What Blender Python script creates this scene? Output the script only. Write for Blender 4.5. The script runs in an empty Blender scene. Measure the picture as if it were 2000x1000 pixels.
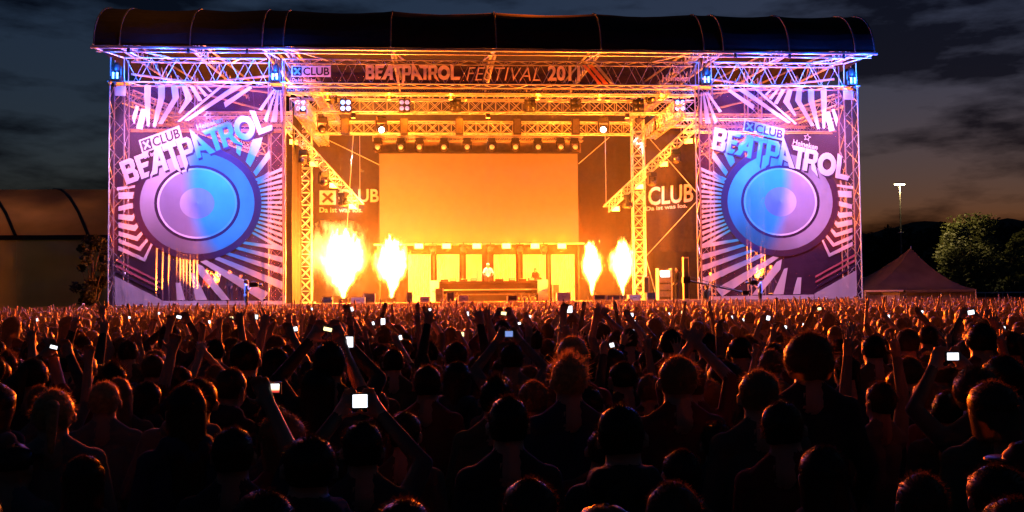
import bpy, bmesh, math, random
from mathutils import Vector, Matrix, noise as mnoise
import numpy as np
random.seed(11); rng = np.random.default_rng(5)
R = math.radians
sc = bpy.context.scene
C = sc.collection

# ------------------------------------------------------------------ camera
F = 1921.0                                   # focal length in pixels of a 2000 px wide frame
CAM = Vector((-2.845, -50.0, 2.2)); YAW, PITCH, ROLL = 0.0739, 0.04254, -0.00973
_f = Vector((math.sin(YAW)*math.cos(PITCH), math.cos(YAW)*math.cos(PITCH), math.sin(PITCH)))
_r0 = Vector((math.cos(YAW), -math.sin(YAW), 0)); _u0 = _r0.cross(_f)
_r = _r0*math.cos(ROLL) + _u0*math.sin(ROLL); _u = _u0*math.cos(ROLL) - _r0*math.sin(ROLL)
cam_d = bpy.data.cameras.new('camera'); cam = bpy.data.objects.new('camera', cam_d); C.objects.link(cam)
cam.matrix_world = Matrix(((_r.x,_u.x,-_f.x,CAM.x),(_r.y,_u.y,-_f.y,CAM.y),(_r.z,_u.z,-_f.z,CAM.z),(0,0,0,1)))
cam_d.sensor_fit = 'HORIZONTAL'; cam_d.angle_x = 2*math.atan(1000/F); cam_d.clip_end = 6000; cam_d.clip_start = .05
sc.camera = cam
def ray(px, py): return (_f + _r*((px-1000)/F) + _u*((500-py)/F))
def P(px, py, Y):                            # the point of the plane y = Y that the photo shows at a pixel
    d = ray(px, py); return CAM + d*((Y-CAM.y)/d.y)
def Pd(px, py, d): return CAM + ray(px, py)*d
def proj(p):
    v = Vector(p)-CAM; z = v.dot(_f); return 1000+F*v.dot(_r)/z, 500-F*v.dot(_u)/z, z

# ------------------------------------------------------------------ world, sun, exposure
w = bpy.data.worlds.new('World'); sc.world = w; w.use_nodes = True
nt = w.node_tree; nt.nodes.clear()
N = nt.nodes.new; L = nt.links.new
out = N('ShaderNodeOutputWorld'); bg = N('ShaderNodeBackground'); sky = N('ShaderNodeTexSky')
sky.sky_type = 'NISHITA'; sky.sun_disc = False; sky.sun_elevation = R(-.7); sky.sun_rotation = R(28)
sky.air_density = 1.2; sky.dust_density = 2.0; sky.ozone_density = 2.9
geo = N('ShaderNodeTexCoord'); sep = N('ShaderNodeSeparateXYZ'); L(geo.outputs['Generated'], sep.inputs[0])
# clouds: stretched noise on the cloud deck, thinning the twilight behind them
zc = N('ShaderNodeMath'); zc.operation = 'MAXIMUM'; zc.inputs[1].default_value = 0.03; L(sep.outputs[2], zc.inputs[0])
mp = N('ShaderNodeMapping'); mp.inputs['Scale'].default_value = (2.1, 2.1, 8.0); mp.inputs['Location'].default_value = (3.5, .1, 0.45); L(geo.outputs['Generated'], mp.inputs[0])
cn = N('ShaderNodeTexNoise'); cn.inputs['Scale'].default_value = 2.0; cn.inputs['Detail'].default_value = 7; cn.inputs['Roughness'].default_value = .56; L(mp.outputs[0], cn.inputs['Vector'])
cr = N('ShaderNodeValToRGB'); cr.color_ramp.elements[0].position = .45; cr.color_ramp.elements[0].color = (1,.95,1,1)
cr.color_ramp.elements[1].position = .57; cr.color_ramp.elements[1].color = (.16,.15,.19,1); L(cn.outputs['Fac'], cr.inputs[0])
mx = N('ShaderNodeMix'); mx.data_type = 'RGBA'; mx.blend_type = 'MULTIPLY'; mx.inputs[0].default_value = 1
L(sky.outputs[0], mx.inputs[6]); L(cr.outputs[0], mx.inputs[7])
L(mx.outputs[2], bg.inputs[0]); bg.inputs[1].default_value = .125; L(bg.outputs[0], out.inputs[0])

sd = bpy.data.lights.new('sun', 'SUN'); sun = bpy.data.objects.new('sun', sd); C.objects.link(sun)
sd.energy = .004; sd.angle = R(12); sd.color = (.75,.85,1); sun.rotation_euler = (R(60), 0, R(110))

sc.view_settings.view_transform = 'Standard'; sc.view_settings.look = 'None'
sc.view_settings.exposure = 0; sc.view_settings.gamma = 1
cy = sc.cycles; cy.use_denoising = True; cy.max_bounces = 6; cy.diffuse_bounces = 2; cy.glossy_bounces = 2
cy.transmission_bounces = 3; cy.transparent_max_bounces = 24; cy.volume_bounces = 0; cy.sample_clamp_indirect = 4
cy.caustics_reflective = False; cy.caustics_refractive = False; cy.volume_step_rate = 1; cy.volume_max_steps = 128

# ------------------------------------------------------------------ helpers
OFF = {}
def lin(c): return tuple((x/12.92 if x <= .04045 else ((x+.055)/1.055)**2.4) for x in c)
def mat(name, col, rough=.6, metal=0, var=.25, scale=6, emit=None, es=0, trans=0, transp=0, bump=0):
    m = bpy.data.materials.new(name); m.use_nodes = True; t = m.node_tree; b = t.nodes['Principled BSDF']
    b.inputs['Roughness'].default_value = rough; b.inputs['Metallic'].default_value = metal
    tc = t.nodes.new('ShaderNodeTexCoord'); no = t.nodes.new('ShaderNodeTexNoise'); no.inputs['Scale'].default_value = scale; no.inputs['Detail'].default_value = 5
    t.links.new(tc.outputs['Object'], no.inputs['Vector'])
    rp = t.nodes.new('ShaderNodeValToRGB'); a, z = rp.color_ramp.elements
    a.position, z.position = .3, .7
    a.color = tuple(x*(1-var) for x in col)+(1,); z.color = tuple(min(1, x*(1+var)) for x in col)+(1,)
    t.links.new(no.outputs['Fac'], rp.inputs[0]); t.links.new(rp.outputs[0], b.inputs['Base Color'])
    if bump:
        bp = t.nodes.new('ShaderNodeBump'); bp.inputs['Strength'].default_value = bump; t.links.new(no.outputs['Fac'], bp.inputs['Height']); t.links.new(bp.outputs[0], b.inputs['Normal'])
    if emit: b.inputs['Emission Color'].default_value = (*emit, 1); b.inputs['Emission Strength'].default_value = es
    o = t.nodes['Material Output']; last = b.outputs[0]
    if trans:
        tr = t.nodes.new('ShaderNodeBsdfTranslucent'); t.links.new(rp.outputs[0], tr.inputs[0])
        ms = t.nodes.new('ShaderNodeMixShader'); ms.inputs[0].default_value = trans; t.links.new(last, ms.inputs[1]); t.links.new(tr.outputs[0], ms.inputs[2]); last = ms.outputs[0]
    if transp:
        tr = t.nodes.new('ShaderNodeBsdfTransparent')
        ms = t.nodes.new('ShaderNodeMixShader'); ms.inputs[0].default_value = transp; t.links.new(last, ms.inputs[1]); t.links.new(tr.outputs[0], ms.inputs[2]); last = ms.outputs[0]
    t.links.new(last, o.inputs[0])
    return m

class MB:
    def __init__(s): s.v = []; s.f = []; s.m = []
    def add(s, vs, fs, mi=0):
        n = len(s.v); s.v += [tuple(x) for x in vs]; s.f += [tuple(i+n for i in f) for f in fs]; s.m += [mi]*len(fs); return s
    def box(s, c, h, mi=0, rot=None):
        vs = []
        for i in (-1,1):
            for j in (-1,1):
                for k in (-1,1):
                    v = Vector((i*h[0], j*h[1], k*h[2])); v = rot @ v if rot else v
                    vs.append(Vector(c)+v)
        return s.add(vs, [(0,1,3,2),(4,6,7,5),(0,4,5,1),(2,3,7,6),(0,2,6,4),(1,5,7,3)], mi)
    def tube(s, p, q, r, n=6, r2=None, mi=0, caps=True):
        p, q = Vector(p), Vector(q); d = (q-p).normalized(); a = d.orthogonal().normalized(); b = d.cross(a); r2 = r if r2 is None else r2
        vs = []
        for (c, rr) in ((p, r), (q, r2)):
            for k in range(n):
                t = 2*math.pi*k/n; vs.append(c + a*math.cos(t)*rr + b*math.sin(t)*rr)
        fs = [(k, (k+1) % n, n+(k+1) % n, n+k) for k in range(n)]
        if caps: fs += [tuple(range(n-1,-1,-1)), tuple(range(n,2*n))]
        return s.add(vs, fs, mi)
    def path(s, pts, r, n=6, mi=0):
        for a, b in zip(pts, pts[1:]): s.tube(a, b, r, n, mi=mi)
        return s
    def lathe(s, c, prof, n=12, mi=0, axis='z'):       # prof: (radius, height)
        vs = []; m = len(prof); c = Vector(c)
        for (rr, h) in prof:
            for k in range(n):
                t = 2*math.pi*k/n; x, y = rr*math.cos(t), rr*math.sin(t)
                vs.append(c + Vector((x,y,h) if axis == 'z' else ((x,h,y) if axis == 'y' else (h,x,y))))
        fs = []
        for i in range(m-1):
            for k in range(n): fs.append((i*n+k, i*n+(k+1)%n, (i+1)*n+(k+1)%n, (i+1)*n+k))
        fs += [tuple(range(n-1,-1,-1)), tuple(range((m-1)*n, m*n))]
        return s.add(vs, fs, mi)
    def mesh(s, name, mats, off=(0,0,0), smooth=False):
        me = bpy.data.meshes.new(name); o = Vector(off)
        me.from_pydata([tuple(Vector(v)-o) for v in s.v], [], s.f)
        for m in (mats if isinstance(mats, (list, tuple)) else [mats]): me.materials.append(m)
        if any(s.m): me.polygons.foreach_set('material_index', s.m)
        if smooth: me.polygons.foreach_set('use_smooth', [True]*len(me.polygons))
        me.update(); return me
def tag(o, label=None, cat=None, group=None, kind=None):
    if label: o['label'] = label
    if cat: o['category'] = cat
    if group: o['group'] = group
    if kind: o['kind'] = kind
    return o
def obj(name, me, parent=None, loc=(0,0,0)):
    o = bpy.data.objects.new(name, me); C.objects.link(o); o.location = loc
    if parent: o.parent = parent
    return o
def thing(name, label, cat, loc, group=None):
    o = obj(name, None, None, loc); o.empty_display_size = .2; OFF[o] = Vector(loc); return tag(o, label, cat, group)
def solo(name, mb, m, label, cat, loc, group=None, smooth=False):     # a thing that is one mesh
    o = obj(name, mb.mesh(name, m, loc, smooth), None, loc); OFF[o] = Vector(loc); return tag(o, label, cat, group)
def part(name, mb, m, parent, smooth=False, kind=None):                # mb in world coordinates, parents only translated
    o = obj(name, mb.mesh(name, m, OFF[parent], smooth), parent); OFF[o] = OFF[parent]
    if kind: o['kind'] = kind
    return o
def struct(name, mb, m, kind='structure', smooth=False):
    o = obj(name, mb.mesh(name, m, (0,0,0), smooth)); o['kind'] = kind; OFF[o] = Vector((0,0,0)); return o
def copy_tree(o, parent=None, loc=None, rot=None):
    c = o.copy(); C.objects.link(c); c.parent = parent
    if loc is not None: c.location = loc; OFF[c] = Vector(loc)
    if rot is not None: c.rotation_euler = rot
    for ch in list(o.children): copy_tree(ch, c)
    return c
def light(kind, parent, loc, power, col, radius=.1, size=None, blend=.5, target=None, name='light_source'):
    d = bpy.data.lights.new(name, kind); d.energy = power; d.color = col; d.shadow_soft_size = radius
    if kind == 'SPOT': d.spot_size = R(size); d.spot_blend = blend
    o = obj(name, d, parent, Vector(loc)-(OFF[parent] if parent else Vector((0,0,0))))
    if target is not None: o.rotation_euler = (Vector(target)-Vector(loc)).to_track_quat('-Z','Y').to_euler()
    return o
ORD = ['first','second','third','fourth','fifth','sixth','seventh','eighth','ninth','tenth','eleventh','twelfth','thirteenth','fourteenth','fifteenth','sixteenth','seventeenth','eighteenth','nineteenth','twentieth']

# ------------------------------------------------------------------ materials
M_alu = mat('aluminium truss', (.46,.46,.47), .38, .35, .12, 9)
M_black = mat('black tarpaulin', (.009,.0075,.007), .95, 0, .35, 3, bump=.1)
M_blackp = mat('black painted metal', (.008,.008,.009), .5, .1, .3, 12)
M_lens = mat('dark glass lens', (.1,.1,.12), .1, .4, .1)
M_deck = mat('stage deck plywood', (.08,.065,.05), .6, 0, .35, 4)
M_cloth = mat('black stage drape', (.013,.012,.0115), .9, 0, .3, 5)
M_screen = mat('projection screen fabric', (.12,.117,.11), .9, 0, .05, 2)
M_white = mat('white fabric', (.6,.59,.57), .85, 0, .08, 3)
M_flight = mat('flight case laminate', (.06,.055,.05), .5, 0, .3, 8)
M_pale = mat('pale painted panel', (.55,.54,.5), .6, 0, .15, 6)
M_ground = mat('trampled grass', (.035,.04,.018), .95, 0, .5, .8)

# ------------------------------------------------------------------ ground, hills
def grid_fn(x0,x1,y0,y1,nx,ny,fn):
    b = MB(); vs = []
    for j in range(ny+1):
        for i in range(nx+1):
            x = x0+(x1-x0)*i/nx; y = y0+(y1-y0)*j/ny; vs.append((x,y,fn(x,y)))
    return b.add(vs, [(j*(nx+1)+i, j*(nx+1)+i+1, (j+1)*(nx+1)+i+1, (j+1)*(nx+1)+i) for j in range(ny) for i in range(nx)])
struct('ground', grid_fn(-1500,1500,-400,2200,30,26,lambda x,y: 0.0), M_ground)
def ridge(x, y):
    e = 62 + 26*mnoise.noise((x*.004, 0, 3)) + 14*mnoise.noise((x*.013, 2, 5)) + 7*mnoise.noise((x*.05, 4, 1)) + 2.2*mnoise.noise((x*.2, 4, 9))
    e += max(0, x-280)*.05
    return -1 + (e+8*mnoise.noise((x*.02, y*.02, 0)))*math.exp(-((y-900)/170)**2)
struct('hills', grid_fn(-900,1100,500,1250,260,30,ridge), mat('wooded hillside', (.03,.04,.022), .95, 0, .5, .05))

# ------------------------------------------------------------------ trusses
_ub = MB().tube((0,0,0),(0,0,1),1,5); UB = {}
def brace(p, q, r, m, parent, name='brace'):
    if m not in UB: UB[m] = _ub.mesh('brace', m)
    p, q = Vector(p), Vector(q); o = obj(name, UB[m], parent, p-OFF[parent])
    o.rotation_mode = 'QUATERNION'; o.rotation_quaternion = (q-p).to_track_quat('Z','Y'); o.scale = (r, r, (q-p).length); return o
def truss(name, label, p, q, side, ww, hh, rc=.03, rb=.016, bay=1.0, single=True, cross=False, m=M_alu, group=None, faces=(0,1,2,3), root=None):
    p, q = Vector(p), Vector(q); d = (q-p).normalized(); a = (Vector(side)-d*Vector(side).dot(d)).normalized(); b = d.cross(a)
    t = root or thing(name, label, 'truss', p, group)
    cs = [a*(i*ww/2)+b*(j*hh/2) for i,j in ((-1,-1),(1,-1),(1,1),(-1,1))]
    for c in cs: part('chord', MB().tube(p+c, q+c, rc, 7), m, t)
    n = max(1, round((q-p).length/bay)); lat = MB()
    for f in faces:
        c0, c1 = cs[f], cs[(f+1)%4]
        for i in range(n):
            A, B = p+(q-p)*(i/n), p+(q-p)*((i+1)/n)
            segs = [(A+c0, B+c1)] if i % 2 == 0 else [(A+c1, B+c0)]
            if cross: segs = [(A+c0, B+c1), (A+c1, B+c0), (A+c0, A+c1)]
            for (u, v) in segs:
                if single and f in (0,3): brace(u, v, rb, m, t)
                else: lat.tube(u, v, rb, 4)
    if lat.v: part('bracing', lat, m, t, kind='stuff')
    return t

XI, XO, ZB, ZT = 10.56, 19.16, 13.09, 14.30
DECK = 2.0
# ---- towers: four at the front, box trusses about 0.75 m wide
tower_x = [(-XO+.42, 'outermost on the left, behind the edge of the left banner'), (-XI-.42, 'between the left banner and the stage opening'),
           (XI+.42, 'between the stage opening and the right banner'), (XO-.42, 'outermost on the right, behind the edge of the right banner')]
for x, wh in tower_x:
    t = truss('stage_tower', 'tall aluminium lattice tower, '+wh, (x,.1,0), (x,.1,ZB), (1,0,0), .72, .72, .038, .018, .8, True, group='front stage towers')
    # head block: frame of four short posts with a plate
    for sx in (-.33,.33):
        for sy in (-.33,.33): part('head_post', MB().tube((x+sx,.1+sy,ZB), (x+sx,.1+sy,ZT+.05), .03, 6), M_alu, t)
    part('head_plate', MB().box((x,.1,ZB+.02), (.46,.46,.03)), M_alu, t)
# ---- rear wing towers seen through the banners
for px, Y, wd, wh in ((365,4.5,.9,'behind the cone of the left banner'), (1478,4.5,.8,'behind the cone of the right banner')):
    p = P(px, 560, Y); q = P(px, 150, Y)
    truss('stage_tower', 'thin lattice tower seen through the mesh, '+wh, (p.x,Y,0), (p.x,Y,q.z), (1,0,0), wd, .6, .04, .018, .8, True, group='rear stage towers')
# ---- header truss in three spans
for x0, x1, wh in ((-XO+.85,-XI-.85,'over the left banner'), (-XI,XI,'over the stage opening behind the festival sign'), (XI+.85,XO-.85,'over the right banner')):
    truss('header_truss', 'long horizontal lattice truss '+wh, (x0,.1,(ZB+ZT)/2), (x1,.1,(ZB+ZT)/2), (0,1,0), .9, ZT-ZB, .045, .02, .62, True, group='header trusses')
# ---- lighting trusses inside the opening
def htruss(px0, px1, py0, py1, Y, label, depth=.6, cross=True, single=True, rc=.035, rb=.017):
    a = P(px0, py1, Y); b = P(px1, py1, Y); t_ = P(px0, py0, Y); t2 = P(px1, py0, Y)
    z = (a.z+t_.z+b.z+t2.z)/4; h = abs(t_.z-a.z)
    return truss('lighting_truss', label, (a.x,Y,z), (b.x,Y,z), (0,1,0), depth, h, rc, rb, h*1.05, single, cross, group='lighting trusses over the stage')
T1 = htruss(562,1360,172,184,1.4,'slim bright horizontal lattice truss just under the festival sign', .5, True, False, .04)
T2 = htruss(568,1356,196,221,3.2,'upper horizontal lattice truss carrying the four-lamp blinders', .6)
T3 = htruss(612,1240,239,262,6.0,'lower horizontal lattice truss above the row of hanging lamps', .6)
T4 = htruss(728,1138,268,276,8.6,'narrow horizontal truss right above the screen holding moving lamps', .4, True, False, .03, .014)
T0 = htruss(575,1350,186,196,5.0,'horizontal lattice truss in the shade behind the blinders', .5, False, False, .035, .02)
# ---- side trusses running front to back under the roof
for s in (-1,1):
    truss('side_truss', 'lattice truss running to the back high at the %s edge of the stage opening' % ('left' if s<0 else 'right'), (s*9.9,.9,12.1), (s*9.9,12,12.1), (1,0,0), .6, .8, .04, .02, .7, False, True)
    truss('side_truss', 'upper lattice truss running to the back under the roof at %s' % ('left' if s<0 else 'right'), (s*9.2,.9,13.2), (s*9.2,12,13.2), (1,0,0), .5, .5, .04, .02, .7, False, True)
# ---- inner towers beside the screen
ITOW = []
for px, Y, wh in ((597,4.6,'left of the flames'), (1250,4.6,'right of the flames')):
    p = P(px, 585, Y); q = P(px, 262, Y)
    truss('inner_tower', 'slim yellow-lit lattice tower on the stage, '+wh, (p.x,Y,DECK), (p.x,Y,q.z+.8), (1,0,0), .66, .5, .034, .016, .66, True, True)
    tb = MB().box((p.x,Y,DECK+.05), (.5,.5,.05)); solo('tower_base', tb, M_alu, 'square metal base plate under the slim tower '+wh, 'base', (p.x,Y,DECK))
# ---- the two sloping trusses
SLOPE = []
for (a, b, Ya, Yb, wh) in (((556,240),(703,402),1.2,3.6,'left'), ((1366,238),(1184,408),1.2,3.6,'right')):
    p = P(a[0],a[1],Ya); q = P(b[0],b[1],Yb); SLOPE.append((p,q))
    truss('sloping_truss', 'bright lattice truss sloping down from the top %s corner with lamps beneath' % wh, p, q, (0,1,0), .45, .42, .04, .018, .45, True, True)
    c = P(b[0]+(-12 if wh=='left' else 0), 265, Yb)
    solo('hoist_chain', MB().tube(q+Vector((0,0,.25)), Vector((q.x, q.y, c.z)), .018, 5), M_alu, 'thin hoist chain holding the low end of the %s sloping truss' % wh, 'chain', q+Vector((0,0,.25)))

# ------------------------------------------------------------------ roof
YP = -1.9
pl, pr = P(186,92,YP), P(1714,105,YP)
ZP = (pl.z+pr.z)/2; XR = (pr.x-pl.x)/2
ZTOP = P(1000,32,1.6).z
roof = thing('stage_roof', 'long black barrel-shaped tarpaulin roof over the whole stage', 'roof', (0,6,ZP))
ribs_px = [186,232,370,511,553,763,970,1175,1376,1414,1543,1672,1714]
rx = [P(x, 92+13*(x-186)/1528, YP).x for x in ribs_px]
rx[0] = -XR; rx[-1] = XR
prof = []
for k in range(13):
    a = math.pi/2*k/12; prof.append((1.6-3.4*math.cos(a), ZP+.12+(ZTOP-ZP-.12)*math.sin(a)))
prof += [(5,ZTOP+.1),(9,ZTOP+.1),(12,ZTOP-.3),(14.2,ZTOP-1.2),(15,ZP)]
def wob(x, k): return .035*mnoise.noise((x*.7, k*.9, 1.3))
for i in range(len(rx)-1):
    x0, x1 = rx[i]+.03, rx[i+1]-.03; n = 6; b = MB(); vs = []
    for k, (y, z) in enumerate(prof):
        for j in range(n+1):
            x = x0+(x1-x0)*j/n; s = -.10*math.sin(math.pi*j/n)*min(1, (x1-x0)/4)*(0 if k in (0,) else 1)
            vs.append((x, y-s*.5+wob(x,k), z+s+wob(x,k+20)))
    fs = [(k*(n+1)+j, k*(n+1)+j+1, (k+1)*(n+1)+j+1, (k+1)*(n+1)+j) for k in range(len(prof)-1) for j in range(n)]
    part('roof_panel', b.add(vs, fs), M_black, roof, False)
M_rib = mat('grey keder rail', (.09,.09,.09), .6, .1)
for x in rx: part('rib', MB().path([(x,y-.02,z+.02) for y,z in prof], .03, 6), M_rib, roof)
for s in (-1,1):                                             # end gables
    b = MB(); b.add([(s*XR,y,z) for y,z in prof]+[(s*XR,15,ZP),(s*XR,YP+.1,ZP+.1)], [tuple(range(len(prof)+2))]); part('gable', b, M_black, roof)
part('front_pipe', MB().tube((-XR-.1,YP,ZP),(XR+.1,YP,ZP),.075,10), M_alu, roof)
part('inner_pipe', MB().tube((-XR,YP+.5,ZP-.08),(XR,YP+.5,ZP-.08),.045,8), M_alu, roof)
for i, x in enumerate(rx):
    part('strut', MB().tube((x,YP,ZP),(x+(.6 if x<0 else -.6)*(1 if abs(x)<XR else 1.6),-.35,ZT), .04, 6), M_alu, roof)
    if 0 < i < 12:
        part('rafter', MB().tube((x,YP+.5,ZP),(x,13,ZP+.6), .06, 6), M_alu, roof)
        part('rafter', MB().tube((x,YP+.6,ZP+.7),(x,13,ZTOP-1.0), .06, 6), M_alu, roof)
        lat = MB()
        for k in range(16):
            ya, yb = YP+.6+k*.9, YP+.6+(k+1)*.9
            lat.tube((x,ya,ZP+.05*k*.6), (x,(ya+yb)/2,ZP+.75), .028, 4); lat.tube((x,(ya+yb)/2,ZP+.75),(x,yb,ZP+.05*k*.6), .028, 4)
        part('rafter_lacing', lat, M_alu, roof, kind='stuff')
for (a, b2) in (((242,93),(330,112)),((560,95),(640,117)),((1350,103),(1275,121)),((1668,110),(1588,122))):
    part('stay', MB().tube(P(a[0],a[1],YP+.05),P(b2[0],b2[1],-.4),.045,6), M_alu, roof)
# crossing roof bracing seen through the wings
for s in (-1,1):
    for k, (x0,y0,x1,y1) in enumerate(((11.2,1.5,18.6,6),(11.2,6,18.6,1.5),(12.5,2,17,9),(17,2,12.5,9))):
        part('roof_brace', MB().tube((s*x0,y0,ZT-.4-k*.12),(s*x1,y1,ZT-.1-k*.3),.06,6), M_alu, roof)
for s, nm in ((-1,'left'),(1,'right')):
    truss('wing_truss', 'horizontal lattice truss high behind the %s banner mesh' % nm, (s*XI,3.0,11.6), (s*XO,3.0,11.6), (0,1,0), .6, .7, .045, .02, .7, False, True)
    truss('wing_truss', 'deeper horizontal lattice truss behind the %s banner mesh' % nm, (s*XI,7.0,12.6), (s*XO,7.0,12.6), (0,1,0), .6, .7, .045, .02, .7, False, True)
    truss('wing_truss', 'sloping front to back lattice truss behind the %s banner' % nm, (s*(XO-.6),.8,12.6), (s*(XI+2.6),8.5,11.0), (0,0,1), .6, .7, .045, .022, .7, False, True)

# ------------------------------------------------------------------ stage platform, drapes, screen
st = thing('stage_platform', 'wide black stage platform with dark plywood deck', 'stage', (0,5,0))
for i in range(12):
    x0 = -XO+i*2*XO/12; part('deck_board', MB().box((x0+XO/12, 5.5, DECK-.06), (XO/12-.006, 6.4, .06)), M_deck, st)
part('skirt', MB().box((0,-.86,(DECK-.12)/2), (XO,.02,(DECK-.12)/2)), M_cloth, st)
for i in range(9):
    x = -16+i*4; part('leg', MB().tube((x,0,0),(x,0,DECK-.13),.05,6), M_alu, st)

def drape(name, label, x0, x1, z0, z1, Y, m, amp=.07, freq=3.2, seed=0, along='x'):
    b = MB(); n = max(8, int(abs(x1-x0)*7)); mz = 8; vs = []
    for k in range(mz+1):
        z = z0+(z1-z0)*k/mz
        for i in range(n+1):
            x = x0+(x1-x0)*i/n; o = amp*math.sin(x*freq*2+.8*mnoise.noise((x*.8,z*.15,seed)))+amp*.8*mnoise.noise((x*1.7, z*.25, seed+7))
            vs.append((x, Y+o, z) if along == 'x' else (Y+o, x, z))
    b.add(vs, [(k*(n+1)+i, k*(n+1)+i+1, (k+1)*(n+1)+i+1, (k+1)*(n+1)+i) for k in range(mz) for i in range(n)])
    c = ((x0+x1)/2, Y, z0) if along == 'x' else (Y, (x0+x1)/2, z0)
    return solo(name, b, m, label, 'curtain', c, None, True)
drape('backdrop', 'huge black backdrop drape behind the screen and panels', -XI, XI, DECK, 14.9, 11.2, M_cloth, .05, 2)
drape('backdrop', 'black drape closing the back of the left wing', -XO, -XI-.05, DECK, 13.5, 11.4, M_cloth, .05, 2, 3)
drape('backdrop', 'black drape closing the back of the right wing', XI+.05, XO, DECK, 13.5, 11.4, M_cloth, .05, 2, 5)
drape('side_drape', 'black side drape right behind the left inner tower', .8, 4.0, DECK, 12.2, -10.3, M_cloth, .05, 2.4, 4, 'y')
xa, xb = P(1262,300,8.2).x, P(1362,300,8.2).x
drape('side_drape', 'brown-lit folded drape hanging right of the right flame tower', xa, xb, P(1300,492,8.2).z, 12.2, 8.2, M_cloth, .10, 2.2, 9)

YS = 9.4
s0, s1, s2 = P(741,300,YS), P(1130,474,YS), P(741,474,YS)
scr = thing('video_screen', 'large blank screen glowing orange in the middle of the stage', 'screen', ((s0.x+s1.x)/2, YS, s1.z))
part('surface', MB().box(((s0.x+s1.x)/2, YS, (s0.z+s1.z)/2), ((s1.x-s0.x)/2, .02, (s0.z-s1.z)/2)), M_screen, scr)
part('frame_rail', MB().box(((s0.x+s1.x)/2, YS-.03, s1.z-.06), ((s1.x-s0.x)/2+.35, .07, .05)), M_alu, scr)
part('frame_rail', MB().box(((s0.x+s1.x)/2, YS+.05, s0.z+.06), ((s1.x-s0.x)/2+.1, .05, .05)), M_blackp, scr)
for x in (s0.x, s1.x): part('frame_post', MB().box((x,YS+.09,(DECK+s0.z)/2), (.05,.05,(s0.z-DECK)/2)), M_blackp, scr)
# valance drape above the screen
drape('valance', 'dark gathered valance hanging above the screen', s0.x-.3, s1.x+.3, s0.z+.13, P(930,276,YS+.4).z, YS+.5, mat('brown valance cloth', (.10,.075,.06), .9, 0, .3, 4), .09, 1.1, 2)
drape('valance', 'dark strip of cloth under the screen behind the small floodlights', s0.x+.8, s1.x, P(930,497,YS+.3).z, s1.z-.12, YS+.35, M_cloth, .03, 1.5, 2)
# six corrugated white panels under the screen
for i, (a, b) in enumerate(((797,842),(853,898),(910,942),(964,1008),(1021,1067),(1076,1123))):
    pa, pb = P(a,497,9.0), P(b,578,9.0); bm = MB(); n = 44; vs = []
    for k in range(2):
        for j in range(n+1):
            x = pa.x+(pb.x-pa.x)*j/n; vs.append((x, 9.0+(.025 if j % 4 < 2 else -.015), pa.z if k else pb.z))
    bm.add(vs, [(j,j+1,n+2+j,n+1+j) for j in range(n)])
    pn = thing('white_panel', 'white corrugated panel under the screen, %s from the left' % ORD[i], 'panel', ((pa.x+pb.x)/2,9,pb.z), 'white panels under the screen')
    part('sheet', bm, M_white, pn); part('foot', MB().box(((pa.x+pb.x)/2,9.0,(pb.z+DECK)/2),((pb.x-pa.x)/2,.05,(pb.z-DECK)/2)), M_pale, pn)
    part('top_rail', MB().box(((pa.x+pb.x)/2,9.05,pa.z+.02),((pb.x-pa.x)/2,.03,.03)), M_blackp, pn)
for i, (a, b) in enumerate(((842,853),(898,910),(945,962),(1008,1021),(1067,1076))):
    pa, pb = P(a,497,9.2), P(b,578,9.2); x = (pa.x+pb.x)/2
    solo('stage_post', MB().box((x,9.2,(pa.z+DECK)/2),(.06,.06,(pa.z-DECK)/2)).box((x,9.2,DECK+.03),(.15,.15,.03)), M_flight, 'dark post between white panels, %s from the left' % ORD[i], 'post', (x,9.2,DECK), 'posts between the white panels')

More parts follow.
